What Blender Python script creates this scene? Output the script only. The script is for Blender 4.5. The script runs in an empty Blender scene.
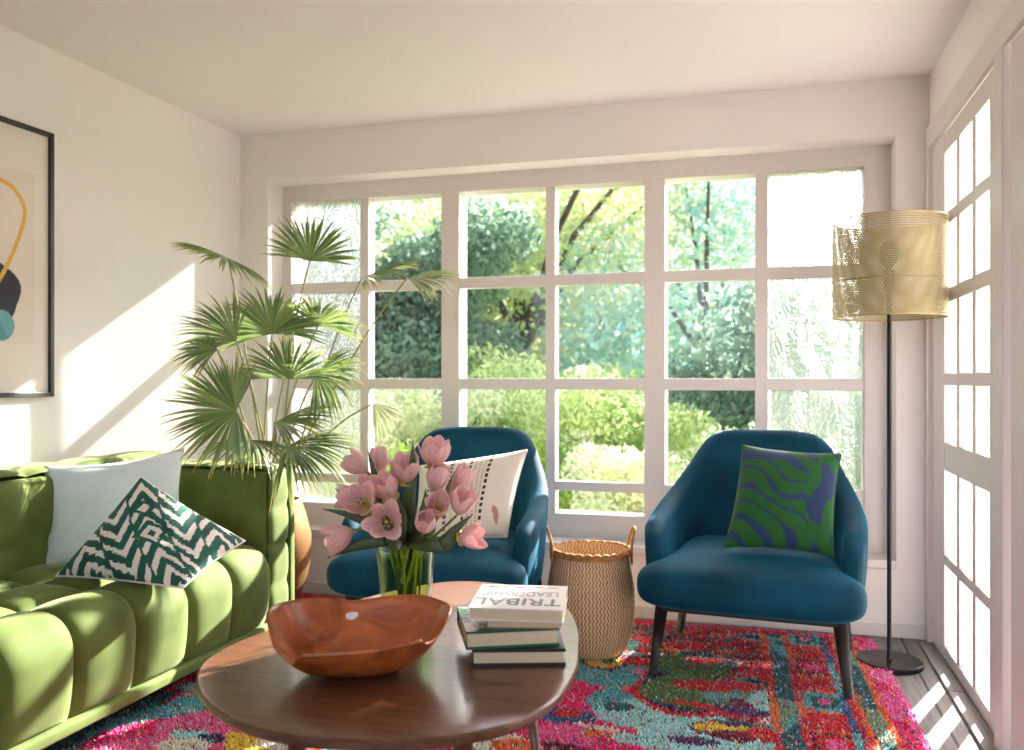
import bpy, bmesh, math, random
import numpy as np
from mathutils import Vector, Matrix, Euler
from math import sin, cos, pi, radians
random.seed(7); rng = np.random.default_rng(7)
C = bpy.context.scene
COL = C.collection

# ---------------------------------------------------------------- camera
cd = bpy.data.cameras.new('camera'); cam = bpy.data.objects.new('camera', cd); COL.objects.link(cam)
cd.sensor_width = 36; cd.lens = 866/1024*36; cd.shift_y = 4/1024
cam.location = (0, 0, 1.1); cam.rotation_euler = (radians(90), 0, radians(16.1))
cd.clip_start = .05; cd.clip_end = 300
cd.dof.use_dof = True; cd.dof.focus_distance = 2.7; cd.dof.aperture_fstop = 0.03044/0.0105
C.camera = cam

# ---------------------------------------------------------------- light
C.view_settings.view_transform = 'Standard'; C.view_settings.look = 'None'
C.view_settings.gamma = 1; C.view_settings.use_curve_mapping = False
C.view_settings.exposure = 0.05
C.cycles.use_denoising = True
C.cycles.max_bounces = 10; C.cycles.diffuse_bounces = 6; C.cycles.transparent_max_bounces = 24
C.cycles.transmission_bounces = 8; C.cycles.glossy_bounces = 4
C.cycles.sample_clamp_indirect = 8; C.cycles.caustics_reflective = False; C.cycles.caustics_refractive = False
W = bpy.data.worlds.new('world'); C.world = W; W.use_nodes = True
wn = W.node_tree; wn.nodes.clear()
sky = wn.nodes.new('ShaderNodeTexSky'); sky.sky_type = 'NISHITA'; sky.sun_disc = False
sky.sun_elevation = radians(30); sky.sun_rotation = radians(21.3); sky.air_density = 1.0; sky.dust_density = 3.0; sky.ozone_density = .6
hs = wn.nodes.new('ShaderNodeHueSaturation'); hs.inputs['Saturation'].default_value = .5
mx = wn.nodes.new('ShaderNodeMix'); mx.data_type = 'RGBA'; mx.blend_type = 'MULTIPLY'; mx.inputs[0].default_value = 1
mx.inputs[7].default_value = (1, .985, 1.03, 1)
bg = wn.nodes.new('ShaderNodeBackground'); bg.inputs[1].default_value = 0.66
wo = wn.nodes.new('ShaderNodeOutputWorld')
wn.links.new(sky.outputs[0], hs.inputs['Color']); wn.links.new(hs.outputs[0], mx.inputs[6])
wn.links.new(mx.outputs[2], bg.inputs[0]); wn.links.new(bg.outputs[0], wo.inputs[0])
sd = bpy.data.lights.new('sun', 'SUN'); sun = bpy.data.objects.new('sun', sd); COL.objects.link(sun)
sd.energy = 34.0; sd.angle = radians(0.8); sd.color = (1, .965, .92)
sun.rotation_euler = Vector((.43, 1, .585)).to_track_quat('Z', 'Y').to_euler(); sun.location = (4, 9, 7)

# ---------------------------------------------------------------- material helpers
def nt(name):
    m = bpy.data.materials.new(name); m.use_nodes = True
    t = m.node_tree; t.nodes.clear()
    o = t.nodes.new('ShaderNodeOutputMaterial')
    return m, t, o
def N(t, kind, **kw):
    n = t.nodes.new('ShaderNode'+kind)
    for k, v in kw.items():
        if k.startswith('i_'):
            k = k[2:]; k = int(k) if k.isdigit() else k.replace('_', ' ')
            n.inputs[k].default_value = v
        else: setattr(n, k, v)
    return n
def c4(c): return (c[0], c[1], c[2], 1)
def hexc(r, g, b):   # sRGB 0-255 -> linear
    f = lambda x: (x/255/12.92) if x/255 <= .04045 else ((x/255+.055)/1.055)**2.4
    return (f(r), f(g), f(b))
def M(name, base, rough=.6, base2=None, nscale=6, ndetail=4, metal=0, sheen=0, sheen_rough=.4, sheen_tint=None, bump=0, bscale=40,
      coat=0, attr=None, stretch=(1, 1, 1), spec=.5, bdist=.004, coords='Object', trans=0):
    m, t, o = nt(name)
    p = N(t, 'BsdfPrincipled'); t.links.new(p.outputs[0], o.inputs[0])
    p.inputs['Base Color'].default_value = c4(base); p.inputs['Roughness'].default_value = rough
    p.inputs['Metallic'].default_value = metal; p.inputs['Coat Weight'].default_value = coat
    p.inputs['Coat Roughness'].default_value = .15
    p.inputs['Sheen Weight'].default_value = sheen; p.inputs['Sheen Roughness'].default_value = sheen_rough
    if sheen_tint: p.inputs['Sheen Tint'].default_value = c4(sheen_tint)
    p.inputs['Specular IOR Level'].default_value = spec
    tc = N(t, 'TexCoord'); mp = N(t, 'Mapping'); mp.inputs['Scale'].default_value = stretch
    t.links.new(tc.outputs[coords], mp.inputs[0])
    if base2:
        nz = N(t, 'TexNoise'); nz.inputs['Scale'].default_value = nscale; nz.inputs['Detail'].default_value = ndetail
        t.links.new(mp.outputs[0], nz.inputs['Vector'])
        rp = N(t, 'ValToRGB'); rp.color_ramp.elements[0].position = .3; rp.color_ramp.elements[1].position = .7
        rp.color_ramp.elements[0].color = c4(base); rp.color_ramp.elements[1].color = c4(base2)
        t.links.new(nz.outputs[0], rp.inputs[0]); t.links.new(rp.outputs[0], p.inputs['Base Color'])
    if attr:
        a = N(t, 'Attribute', attribute_name=attr); t.links.new(a.outputs['Color'], p.inputs['Base Color'])
    if bump:
        nb = N(t, 'TexNoise'); nb.inputs['Scale'].default_value = bscale; nb.inputs['Detail'].default_value = 3
        t.links.new(mp.outputs[0], nb.inputs['Vector'])
        b = N(t, 'Bump'); b.inputs['Strength'].default_value = bump; b.inputs['Distance'].default_value = bdist
        t.links.new(nb.outputs[0], b.inputs['Height']); t.links.new(b.outputs[0], p.inputs['Normal'])
    return m
def glass_thin(name, tint=(1, 1, 1), refl=.03):
    m, t, o = nt(name)
    a = N(t, 'BsdfTransparent'); a.inputs[0].default_value = c4(tint)
    g = N(t, 'BsdfGlossy'); g.inputs['Roughness'].default_value = .02
    s = N(t, 'MixShader'); s.inputs[0].default_value = refl
    t.links.new(a.outputs[0], s.inputs[1]); t.links.new(g.outputs[0], s.inputs[2])
    t.links.new(s.outputs[0], o.inputs[0]); return m

# ---------------------------------------------------------------- object helpers
def put(o, parent=None, kind=None):
    COL.objects.link(o)
    if parent is not None: o.parent = parent
    if kind: o['kind'] = kind
    return o
def mesh(name, verts, faces, mat=None, parent=None, smooth=True, kind=None, col=None, mats=None, mi=None, loc=None):
    me = bpy.data.meshes.new(name)
    if isinstance(verts, np.ndarray) and isinstance(faces, np.ndarray):
        nv, nf, k = len(verts), len(faces), faces.shape[1]
        me.vertices.add(nv); me.vertices.foreach_set('co', verts.astype(np.float32).ravel())
        me.loops.add(nf*k); me.loops.foreach_set('vertex_index', faces.astype(np.int32).ravel())
        me.polygons.add(nf); me.polygons.foreach_set('loop_start', np.arange(0, nf*k, k, dtype=np.int32))
        me.update(calc_edges=True)
    else:
        me.from_pydata([tuple(v) for v in verts], [], [tuple(int(i) for i in f) for f in faces]); me.update()
    if mats: [me.materials.append(x) for x in mats]
    elif mat: me.materials.append(mat)
    if mi is not None: me.polygons.foreach_set('material_index', np.asarray(mi, dtype=np.int32))
    if smooth: me.polygons.foreach_set('use_smooth', np.ones(len(me.polygons), dtype=bool))
    if col is not None:
        ca = me.color_attributes.new('Col', 'FLOAT_COLOR', 'POINT')
        c = np.ones((len(me.vertices), 4), np.float32); c[:, :3] = col; ca.data.foreach_set('color', c.ravel())
    o = bpy.data.objects.new(name, me); put(o, parent, kind)
    if loc is not None: o.location = loc
    return o
def bmobj(name, bm, mat, parent=None, smooth=False, kind=None, loc=None, angle=None):
    me = bpy.data.meshes.new(name); bm.normal_update(); bm.to_mesh(me); bm.free()
    for x in (mat if isinstance(mat, (list, tuple)) else [mat]): me.materials.append(x)
    if smooth: me.polygons.foreach_set('use_smooth', np.ones(len(me.polygons), dtype=bool))
    if angle:
        me.set_sharp_from_angle(angle=angle)
    o = bpy.data.objects.new(name, me); put(o, parent, kind)
    if loc is not None: o.location = loc
    return o
def box(bm, x0, x1, y0, y1, z0, z1, bev=0, seg=2):
    r = bmesh.ops.create_cube(bm, size=1)
    vs = r['verts']
    for v in vs:
        v.co = Vector(((x0+x1)/2+v.co.x*(x1-x0), (y0+y1)/2+v.co.y*(y1-y0), (z0+z1)/2+v.co.z*(z1-z0)))
    if bev:
        es = list({e for v in vs for e in v.link_edges})
        bmesh.ops.bevel(bm, geom=es, offset=bev, segments=seg, affect='EDGES', profile=.5)
def grid_faces(n, m, cu=False, cv=False, off=0):
    f = []
    for i in range(n if cu else n-1):
        for j in range(m if cv else m-1):
            a = i*m+j; b = ((i+1) % n)*m+j; c = ((i+1) % n)*m+(j+1) % m; d = i*m+(j+1) % m
            f.append((off+a, off+b, off+c, off+d))
    return f
def tube(path, rad, seg=8, closed=False, cap=True):
    path = [Vector(p) for p in path]; n = len(path)
    rad = rad if hasattr(rad, '__len__') else [rad]*n
    V, Fc = [], []
    up = Vector((0, 0, 1)); prev = None
    for i, p in enumerate(path):
        a = path[(i-1) % n] if (closed or i > 0) else p
        b = path[(i+1) % n] if (closed or i < n-1) else p
        t = (b-a).normalized()
        if prev is None:
            r = up if abs(t.z) < .9 else Vector((1, 0, 0)); x = t.cross(r).normalized()
        else: x = (prev - t*prev.dot(t)).normalized()
        prev = x; y = t.cross(x)
        for k in range(seg):
            q = 2*pi*k/seg; V.append(p+(x*cos(q)+y*sin(q))*rad[i])
    Fc = [(f[0], f[3], f[2], f[1]) for f in grid_faces(n, seg, closed, True)]
    if cap and not closed:
        Fc.append(tuple(range(seg))); Fc.append(tuple((n-1)*seg+k for k in reversed(range(seg))))
    return V, Fc
def join(parts):
    V, Fc = [], []
    for v, f in parts:
        o = len(V); V += list(v); Fc += [tuple(i+o for i in q) for q in f]
    return V, Fc
def lathe(prof, seg=48, cx=0, cy=0, sx=1, sy=1):
    V = [(cx+r*sx*cos(2*pi*k/seg), cy+r*sy*sin(2*pi*k/seg), z) for r, z in prof for k in range(seg)]
    return V, [(f[0], f[3], f[2], f[1]) for f in grid_faces(len(prof), seg, False, True)]
def spline(P, n, closed=False):
    """Catmull-Rom through P, n points per span"""
    P = np.array(P, float); L = len(P); out = []
    for i in range(L if closed else L-1):
        g = (lambda k: P[k % L]) if closed else (lambda k: P[min(max(k, 0), L-1)])
        p0, p1, p2, p3 = g(i-1), g(i), g(i+1), g(i+2)
        for s in range(n):
            t = s/n
            out.append(.5*((2*p1)+(-p0+p2)*t+(2*p0-5*p1+4*p2-p3)*t*t+(-p0+3*p1-3*p2+p3)*t**3))
    if not closed: out.append(P[-1])
    return np.array(out)
def sub(o, lv=2):
    s = o.modifiers.new('subdivision', 'SUBSURF'); s.levels = lv; s.render_levels = lv; return o
def thing(name, label, cat, loc=(0, 0, 0), rz=0, group=None):
    o = bpy.data.objects.new(name, None); COL.objects.link(o); o.location = loc; o.rotation_euler = (0, 0, rz)
    o.empty_display_size = .1
    return tag(o, label, cat, group)
def tag(o, label, cat, group=None):
    o['label'] = label; o['category'] = cat
    if group: o['group'] = group
    return o
def copy_tree(o, parent=None):
    c = o.copy(); COL.objects.link(c)
    if parent: c.parent = parent
    for ch in list(o.children): copy_tree(ch, c)
    return c
def vnoise(P, scale, seed=0, octs=3):
    """smooth value noise on (n,3) points, about -1..1"""
    P = np.asarray(P, float)
    def h(ix, iy, iz):
        v = (ix*374761393 + iy*668265263 + iz*2147483647 + seed*1442695041) & 0xffffffff
        v = ((v ^ (v >> 13))*1274126177) & 0xffffffff
        return ((v ^ (v >> 16)) & 0xffff)/32767.5-1
    r = np.zeros(len(P)); amp = 1; tot = 0
    for o in range(octs):
        q = P*scale*(2**o); i = np.floor(q).astype(np.int64); f = q-i; f = f*f*(3-2*f)
        s = 0
        for dx in (0, 1):
            for dy in (0, 1):
                for dz in (0, 1):
                    w = (f[:, 0] if dx else 1-f[:, 0])*(f[:, 1] if dy else 1-f[:, 1])*(f[:, 2] if dz else 1-f[:, 2])
                    s = s+w*h(i[:, 0]+dx, i[:, 1]+dy, i[:, 2]+dz)
        r += s*amp; tot += amp; amp *= .5
    return r/tot
# ================================================================ THE ROOM
m_wall = M('wall_plaster', hexc(236, 230, 227), .85, hexc(240, 234, 231), 1.5, bump=.25, bscale=22, bdist=.002)
m_ceil = M('ceiling_plaster', hexc(239, 232, 231), .9, hexc(242, 235, 234), 1.2)
m_trim = M('painted_wood', hexc(220, 212, 209), .42, hexc(225, 217, 214), 3, bump=.08, bscale=60, stretch=(1, 1, .2))
m_clear = glass_thin('clear_glass', (.985, .99, .985))
def textured_glass():
    m, t, o = nt('water_textured_glass')
    tc = N(t, 'TexCoord'); mp = N(t, 'Mapping'); mp.inputs['Scale'].default_value = (1, 1, .55)
    t.links.new(tc.outputs['Object'], mp.inputs[0])
    n1 = N(t, 'TexNoise', i_Scale=9., i_Detail=3., i_Distortion=1.8); t.links.new(mp.outputs[0], n1.inputs['Vector'])
    mm = N(t, 'Math', operation='SINE'); m0 = N(t, 'Math', operation='MULTIPLY'); m0.inputs[1].default_value = 34
    t.links.new(n1.outputs[0], m0.inputs[0]); t.links.new(m0.outputs[0], mm.inputs[0])
    b = N(t, 'Bump', i_Strength=.5, i_Distance=.006); t.links.new(mm.outputs[0], b.inputs['Height'])
    rf = N(t, 'BsdfRefraction', i_IOR=1.5, i_Roughness=.03); t.links.new(b.outputs[0], rf.inputs['Normal'])
    gl = N(t, 'BsdfGlossy', i_Roughness=.08); t.links.new(b.outputs[0], gl.inputs['Normal'])
    tr = N(t, 'BsdfTransparent'); tl = N(t, 'BsdfTranslucent'); tl.inputs[0].default_value = (.9, .9, .9, 1)
    s1 = N(t, 'MixShader'); s1.inputs[0].default_value = .45
    t.links.new(rf.outputs[0], s1.inputs[1]); t.links.new(tr.outputs[0], s1.inputs[2])
    s3 = N(t, 'MixShader'); s3.inputs[0].default_value = .02
    t.links.new(s1.outputs[0], s3.inputs[1]); t.links.new(tl.outputs[0], s3.inputs[2])
    s2 = N(t, 'MixShader'); s2.inputs[0].default_value = .07; t.links.new(s3.outputs[0], s2.inputs[1]); t.links.new(gl.outputs[0], s2.inputs[2])
    t.links.new(s2.outputs[0], o.inputs[0]); return m
m_tex = textured_glass()
def reeded_glass():
    m, t, o = nt('ribbed_frosted_glass')
    tc = N(t, 'TexCoord'); wv = N(t, 'TexWave', wave_type='BANDS', bands_direction='Y', i_Scale=14., i_Distortion=0.)
    t.links.new(tc.outputs['Object'], wv.inputs['Vector'])
    b = N(t, 'Bump', i_Strength=.3, i_Distance=.002); t.links.new(wv.outputs['Fac'], b.inputs['Height'])
    tl = N(t, 'BsdfTranslucent'); tl.inputs[0].default_value = (.85, .83, .80, 1); t.links.new(b.outputs[0], tl.inputs['Normal'])
    tr = N(t, 'BsdfTransparent'); s = N(t, 'MixShader'); s.inputs[0].default_value = .86
    t.links.new(tl.outputs[0], s.inputs[1]); t.links.new(tr.outputs[0], s.inputs[2]); t.links.new(s.outputs[0], o.inputs[0]); return m
m_reed = reeded_glass()

def plank_mat():
    m, t, o = nt('grey_weathered_planks')
    tc = N(t, 'TexCoord'); sp = N(t, 'SeparateXYZ'); t.links.new(tc.outputs['Object'], sp.inputs[0])
    def mth(op, a, b=None):
        n = N(t, 'Math', operation=op)
        for k, v in ((0, a), (1, b)):
            if v is None: continue
            if isinstance(v, (int, float)): n.inputs[k].default_value = v
            else: t.links.new(v, n.inputs[k])
        return n.outputs[0]
    u = mth('DIVIDE', mth('ADD', sp.outputs[0], .035), .15); fl = mth('FLOOR', u); fr = mth('FRACT', u)
    wn_ = N(t, 'TexWhiteNoise', noise_dimensions='1D'); t.links.new(fl, wn_.inputs['W'])
    yy = mth('ADD', mth('DIVIDE', sp.outputs[1], 1.7), mth('MULTIPLY', wn_.outputs[0], 9.7))
    fy = mth('FRACT', yy); cy = mth('FLOOR', yy)
    w2 = N(t, 'TexWhiteNoise', noise_dimensions='2D'); cb = N(t, 'CombineXYZ'); t.links.new(fl, cb.inputs[0]); t.links.new(cy, cb.inputs[1]); t.links.new(cb.outputs[0], w2.inputs['Vector'])
    mp = N(t, 'Mapping'); mp.inputs['Scale'].default_value = (26, 1.6, 1); t.links.new(tc.outputs['Object'], mp.inputs[0])
    nz = N(t, 'TexNoise', noise_dimensions='4D', i_Scale=1.6, i_Detail=6., i_Roughness=.65); t.links.new(mp.outputs[0], nz.inputs['Vector']); t.links.new(mth('MULTIPLY', w2.outputs[0], 40), nz.inputs['W'])
    rp = N(t, 'ValToRGB'); e = rp.color_ramp.elements
    e[0].position = .25; e[0].color = c4(hexc(92, 84, 80)); e[1].position = .75; e[1].color = c4(hexc(168, 160, 154))
    t.links.new(nz.outputs[0], rp.inputs[0])
    va = N(t, 'Mix', data_type='RGBA', blend_type='MULTIPLY'); va.inputs[0].default_value = 1
    t.links.new(rp.outputs[0], va.inputs[6]); g = mth('ADD', mth('MULTIPLY', w2.outputs[0], .35), .72)
    cc = N(t, 'CombineColor'); [t.links.new(g, cc.inputs[k]) for k in range(3)]; t.links.new(cc.outputs[0], va.inputs[7])
    ed = mth('MINIMUM', mth('MINIMUM', fr, mth('SUBTRACT', 1, fr)), mth('MULTIPLY', mth('MINIMUM', fy, mth('SUBTRACT', 1, fy)), 14))
    gap = mth('LESS_THAN', ed, .03)
    mg = N(t, 'Mix', data_type='RGBA'); t.links.new(gap, mg.inputs[0]); t.links.new(va.outputs[2], mg.inputs[6]); mg.inputs[7].default_value = c4(hexc(30, 26, 24))
    p = N(t, 'BsdfPrincipled', i_Roughness=.6); t.links.new(mg.outputs[2], p.inputs['Base Color'])
    bh = mth('SUBTRACT', nz.outputs[0], mth('MULTIPLY', gap, 2)); b = N(t, 'Bump', i_Strength=.35, i_Distance=.003); t.links.new(bh, b.inputs['Height']); t.links.new(b.outputs[0], p.inputs['Normal'])
    t.links.new(p.outputs[0], o.inputs[0]); return m
m_floor = plank_mat()

XL, XR, YB, ZC, YF = -2.65, .68, 4.0, 2.382, -1.6
def sbox(name, m, *b, bev=0):
    bm = bmesh.new()
    for q in b: box(bm, *q, bev=bev)
    return bmobj(name, bm, m, kind='structure')
sbox('floor', m_floor, (XL-.12, XR+.16, YF, YB+.05, -.1, 0))
sbox('ceiling', m_ceil, (XL-.12, XR+.16, YF, YB+.35, ZC, ZC+.12))
sbox('wall_left', m_wall, (XL-.12, XL, YF, YB+.35, -.1, ZC+.02))
wx0, wx1, wz0, wz1 = -2.485, .55, .325, 2.138
sbox('wall_back', m_wall, (XL-.02, wx0, YB, YB+.3, -.1, ZC+.02), (wx1, XR+.14, YB, YB+.3, -.1, ZC+.02),
     (wx0, wx1, YB, YB+.3, wz1, ZC+.02), (wx0, wx1, YB, YB+.3, -.1, wz0-.03))
D1 = (2.877, 3.925); D2 = (1.70, 2.76)      # the two glazed doors in the right wall
dz = 2.055
sbox('wall_right', m_wall, (XR, XR+.14, YF, D2[0], -.1, ZC+.02), (XR, XR+.14, D2[0], YB+.02, dz+.02, ZC+.02),
     (XR, XR+.14, D1[1]+.02, YB+.02, -.1, dz+.03))
sbox('trim_1', m_trim, (XR-.018, XR+.002, 1.6, D1[1]+.055, dz, dz+.098), (XR-.018, XR+.002, D1[1], D1[1]+.055, 0, dz),
     (XR-.018, XR+.1, D2[1]+.02, D1[0]-.005, 0, dz), bev=.004)
sbox('trim_2', m_trim, (wx0, wx1, YB-.018, YB+.16, wz0-.035, wz0+.004), bev=.006)
bm = bmesh.new(); box(bm, wx1-3.2, XR-.02, YB-.012, YB+.01, 0, .058, bev=.003); bmobj('baseboard_back', bm, m_trim, kind='structure')
bm = bmesh.new(); box(bm, XL-.01, XL+.012, YF, YB-.01, 0, .058, bev=.003); bmobj('baseboard_left', bm, m_trim, kind='structure')
sbox('trim_3', m_floor, (XR-.055, XR+.13, 1.6, D1[1], 0, .012), bev=.003)   # threshold board under the doors

# ---- back window
win = bpy.data.objects.new('window_1', None); COL.objects.link(win); win['kind'] = 'structure'; win.location = (-.97, 4.2, 1.2)
def wpart(name, boxes, m, bev=.0035):
    bm = bmesh.new()
    for q in boxes:
        q = (q[0]+.97, q[1]+.97, q[2]-4.2, q[3]-4.2, q[4]-1.2, q[5]-1.2); box(bm, *q, bev=bev)
    o = bmobj(name, bm, m, win); o['kind'] = 'structure'; return o
y0, y1 = 4.15, 4.275
xs = [(-2.436, -2.032), (-1.983, -1.575), (-1.478, -1.028), (-.978, -.541), (-.442, -.031), (.027, .438)]
zs = [(.441, .552), (.598, 1.047), (1.103, 1.56), (1.615, 2.05)]
wpart('window_frame', [(wx0-.01, xs[0][0], y0, y1, wz0-.01, wz1+.01), (xs[5][1], wx1+.01, y0, y1, wz0-.01, wz1+.01),
      (xs[0][0]-.01, xs[5][1]+.01, y0+.001, y1, 2.05, wz1+.01), (xs[0][0]-.01, xs[5][1]+.01, y0+.001, y1, wz0-.01, .441)], m_trim)
for k in (1, 3): wpart('mullion', [(xs[k][1], xs[k+1][0], y0+.002, y1, .44, 2.052)], m_trim)
for k in (0, 2, 4): wpart('muntin', [(xs[k][1], xs[k+1][0], y0+.006, y0+.082, .44, 2.052)], m_trim)
for k in range(3): wpart('glazing_bar', [(xs[0][0]-.005, xs[5][1]+.005, y0+.008, y0+.058, zs[k][1], zs[k+1][0])], m_trim)
for i, (a, b) in enumerate(xs):
    for j, (c, d) in enumerate(zs):
        wpart('textured_pane' if i in (0, 5) else 'pane', [(a-.004, b+.004, 4.190, 4.194, c-.004, d+.004)], m_tex if i in (0, 5) else m_clear, bev=0)

# ---- glazed doors in the right wall
zr = [(.063, .377), (.417, .745), (.855, 1.076), (1.122, 1.393), (1.446, 1.693), (1.739, 1.975)]
def glazed_door(name, ya, yb):
    e = bpy.data.objects.new(name, None); COL.objects.link(e); e['kind'] = 'structure'; e.location = (XR+.02, (ya+yb)/2, 0)
    oy = (ya+yb)/2; ox = XR+.02
    def dp(n, bx, m, bev=.003):
        bm = bmesh.new()
        for q in bx: box(bm, q[0]-ox, q[1]-ox, q[2]-oy, q[3]-oy, q[4], q[5], bev=bev)
        o = bmobj(n, bm, m, e); o['kind'] = 'structure'
    g0, g1 = ya+.125, yb-.225; w = (g1-g0-.09)/3
    ys = [(g0+k*(w+.045), g0+k*(w+.045)+w) for k in range(3)]
    dp('stile', [(XR, XR+.045, ya, g0, .012, dz)], m_trim); dp('stile', [(XR, XR+.045, g1, yb, .012, dz)], m_trim)
    dp('rail', [(XR+.001, XR+.044, g0-.003, g1+.003, .014, zr[0][0])], m_trim); dp('rail', [(XR+.001, XR+.044, g0-.003, g1+.003, zr[-1][1], dz-.002)], m_trim)
    for k in range(5): dp('rail' if k == 1 else 'glazing_bar', [(XR+.002, XR+.043, g0-.003, g1+.003, zr[k][1], zr[k+1][0])], m_trim)
    for k in range(2): dp('muntin', [(XR+.004, XR+.04, ys[k][1], ys[k+1][0], zr[0][0]-.003, zr[-1][1]+.003)], m_trim)
    for (a, b) in ys:
        for (c, d) in zr: dp('pane', [(XR+.02, XR+.024, a-.003, b+.003, c-.003, d+.003)], m_reed, 0)
glazed_door('door_1', *D1); glazed_door('door_2', *D2)
# ================================================================ THE GARDEN
m_grass = M('lawn_grass', hexc(158, 172, 104), .9, hexc(116, 134, 78), 1.3)
m_pave = M('pale_paving', hexc(236, 230, 220), .8, hexc(222, 215, 205), 1)
m_bark = M('bark', hexc(92, 80, 74), .9, hexc(60, 52, 48), 9, bump=.6, bscale=20, stretch=(1, 1, .3))
sbox('ground', m_grass, (-60, 40, 4.4, 70, -.6, -.35))
sbox('terrace', m_pave, (.86, 9, -4, 4.39, -.5, -.12))
def leafmat(name, a, b, tr):
    m, t, o = nt(name)
    oi = N(t, 'Attribute', attribute_name='Col'); sp = N(t, 'SeparateColor'); t.links.new(oi.outputs['Color'], sp.inputs[0])
    mx_ = N(t, 'Mix', data_type='RGBA'); mx_.inputs[6].default_value = c4(a); mx_.inputs[7].default_value = c4(b)
    t.links.new(sp.outputs[0], mx_.inputs[0])
    df = N(t, 'BsdfDiffuse'); tl = N(t, 'BsdfTranslucent'); s = N(t, 'MixShader'); s.inputs[0].default_value = tr
    t.links.new(mx_.outputs[2], df.inputs[0])
    hu = N(t, 'HueSaturation'); hu.inputs['Saturation'].default_value = .85; hu.inputs['Value'].default_value = 1.25
    t.links.new(mx_.outputs[2], hu.inputs['Color']); t.links.new(hu.outputs[0], tl.inputs[0])
    t.links.new(df.outputs[0], s.inputs[1]); t.links.new(tl.outputs[0], s.inputs[2]); t.links.new(s.outputs[0], o.inputs[0]); return m
LM = {  # most leaf colours lightened and greyed, standing in for haze and sun glare
 'dark':  leafmat('leaf_dark_green', hexc(70, 106, 94), hexc(164, 190, 160), .45),
 'teal':  leafmat('leaf_blue_green', hexc(112, 172, 172), hexc(200, 228, 214), .5),
 'mid':   leafmat('leaf_mid_green', hexc(150, 180, 110), hexc(222, 232, 170), .5),
 'lime':  leafmat('leaf_lime', hexc(150, 190, 60), hexc(215, 225, 110), .5),
 'olive': leafmat('leaf_olive', hexc(150, 156, 122), hexc(214, 214, 176), .5),
 'rust':  leafmat('leaf_rust', hexc(180, 186, 140), hexc(246, 206, 176), .5),
 'pale':  leafmat('leaf_pale', hexc(196, 210, 166), hexc(242, 242, 214), .5),
 'silver': leafmat('leaf_grey_green', hexc(160, 182, 164), hexc(218, 224, 204), .5)}
def crown_mesh(blobs, n, size, seed, world=(0, 0)):
    r = np.random.default_rng(seed)
    bl = np.array(blobs, float); w = (bl[:, 3]*bl[:, 4]); w = w/w.sum()
    k = r.choice(len(bl), n, p=w); d = r.normal(size=(n, 3)); d /= np.linalg.norm(d, axis=1)[:, None]
    rad = r.random(n)**.4
    P = bl[k, :3] + d*rad[:, None]*np.stack([bl[k, 3], bl[k, 3], bl[k, 4]], 1)
    a = r.normal(size=(n, 3)); a /= np.linalg.norm(a, axis=1)[:, None]
    b = np.cross(a, r.normal(size=(n, 3))); b /= np.linalg.norm(b, axis=1)[:, None]
    keep = P[:, 2]-.35 < .34*(world[1]+P[:, 1]-4.2)+1.55+.5*vnoise(P, .9, seed+5, 2)
    P, a, b = P[keep], a[keep], b[keep]; n = len(P)
    s = size*(.6+.8*r.random(n))[:, None]
    V = np.stack([P-a*s, P-b*s*.45+a*s*.1, P+a*s, P+b*s*.45+a*s*.1], 1).reshape(-1, 3)
    F_ = np.arange(n*4).reshape(-1, 4)
    c = np.clip(.5+.5*vnoise(P, 1.1, seed, 2)+.25*r.normal(size=n), 0, 1)
    return V, F_, np.repeat(c, 4)
def plant(name, label, cat, x, y, trunk, blobs, n, size, kind, seed, trunk_r=.12, group=None):
    t = thing(name, label, cat, (x, y, -.35), 0, group)
    bl = [(bx, by, bz, br, bh) for bx, by, bz, br, bh in blobs]
    V, F_, c = crown_mesh(bl, int(n*6), size*.34, seed, (x, y))
    mesh('foliage', V, F_, LM[kind], t, smooth=False, col=np.stack([c, c, c], 1))
    parts = []
    if trunk:
        parts.append(tube([(0, 0, 0), (.05, 0, trunk*.4), (-.04, .03, trunk*.8), (0, 0, trunk)], [trunk_r*1.3, trunk_r, trunk_r*.8, trunk_r*.6], 8))
        for bx, by, bz, br, bh in bl[:6]:
            parts.append(tube([(0, 0, trunk*.7), (bx*.4, by*.4, trunk*.7+(bz-trunk*.7)*.55), (bx, by, bz)], [trunk_r*.5, trunk_r*.33, trunk_r*.12], 6))
    else:
        for bx, by, bz, br, bh in bl[:6]: parts.append(tube([(bx*.5, by*.5, 0), (bx*.8, by*.8, bz*.6), (bx, by, bz)], [.03, .02, .01], 5))
    V, F_ = join(parts); mesh('trunk' if trunk else 'stem', V, F_, m_bark, t)
    return t
def cluster(r, n, R, z0, z1, br):
    return [(R*r.normal()*.5, R*r.normal()*.5, z0+(z1-z0)*r.random(), br*(.7+.6*r.random()), br*(.5+.5*r.random())) for _ in range(n)]
def at(px, Y):   # garden position straight down a sight line's bearing
    a = (px-512)/866; ux = -.2773+a*.9608; uy = .9608+a*.2773
    return ux/uy*Y, Y
def tree(px, Y, h, R, kind, label, n=2600, size=.17, seed=1, low=.3, br=None, tr=.14, nb=12):
    r = np.random.default_rng(seed); x, y = at(px, Y); h = min(h, .36*Y+.9)
    plant('garden_tree', label, 'tree', x, y, h*.5, cluster(r, nb, R, h*low, h*.92, br or R*.5), n, size, kind, seed, tr, 'trees in the garden')
def bush(px, Y, h, R, kind, label, n=2200, size=.08, seed=1):
    r = np.random.default_rng(seed); x, y = at(px, Y)
    plant('garden_shrub', label, 'shrub', x, y, 0, cluster(r, 9, R, h*.25, h*.8, R*.55), n, size, kind, seed, group='shrubs in the garden')
tree(395, 9.5, 6.2, 1.5, 'dark', 'dark blue-green tree seen through the second column of window panes from the left', 5200, .15, 11, .32)
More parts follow.
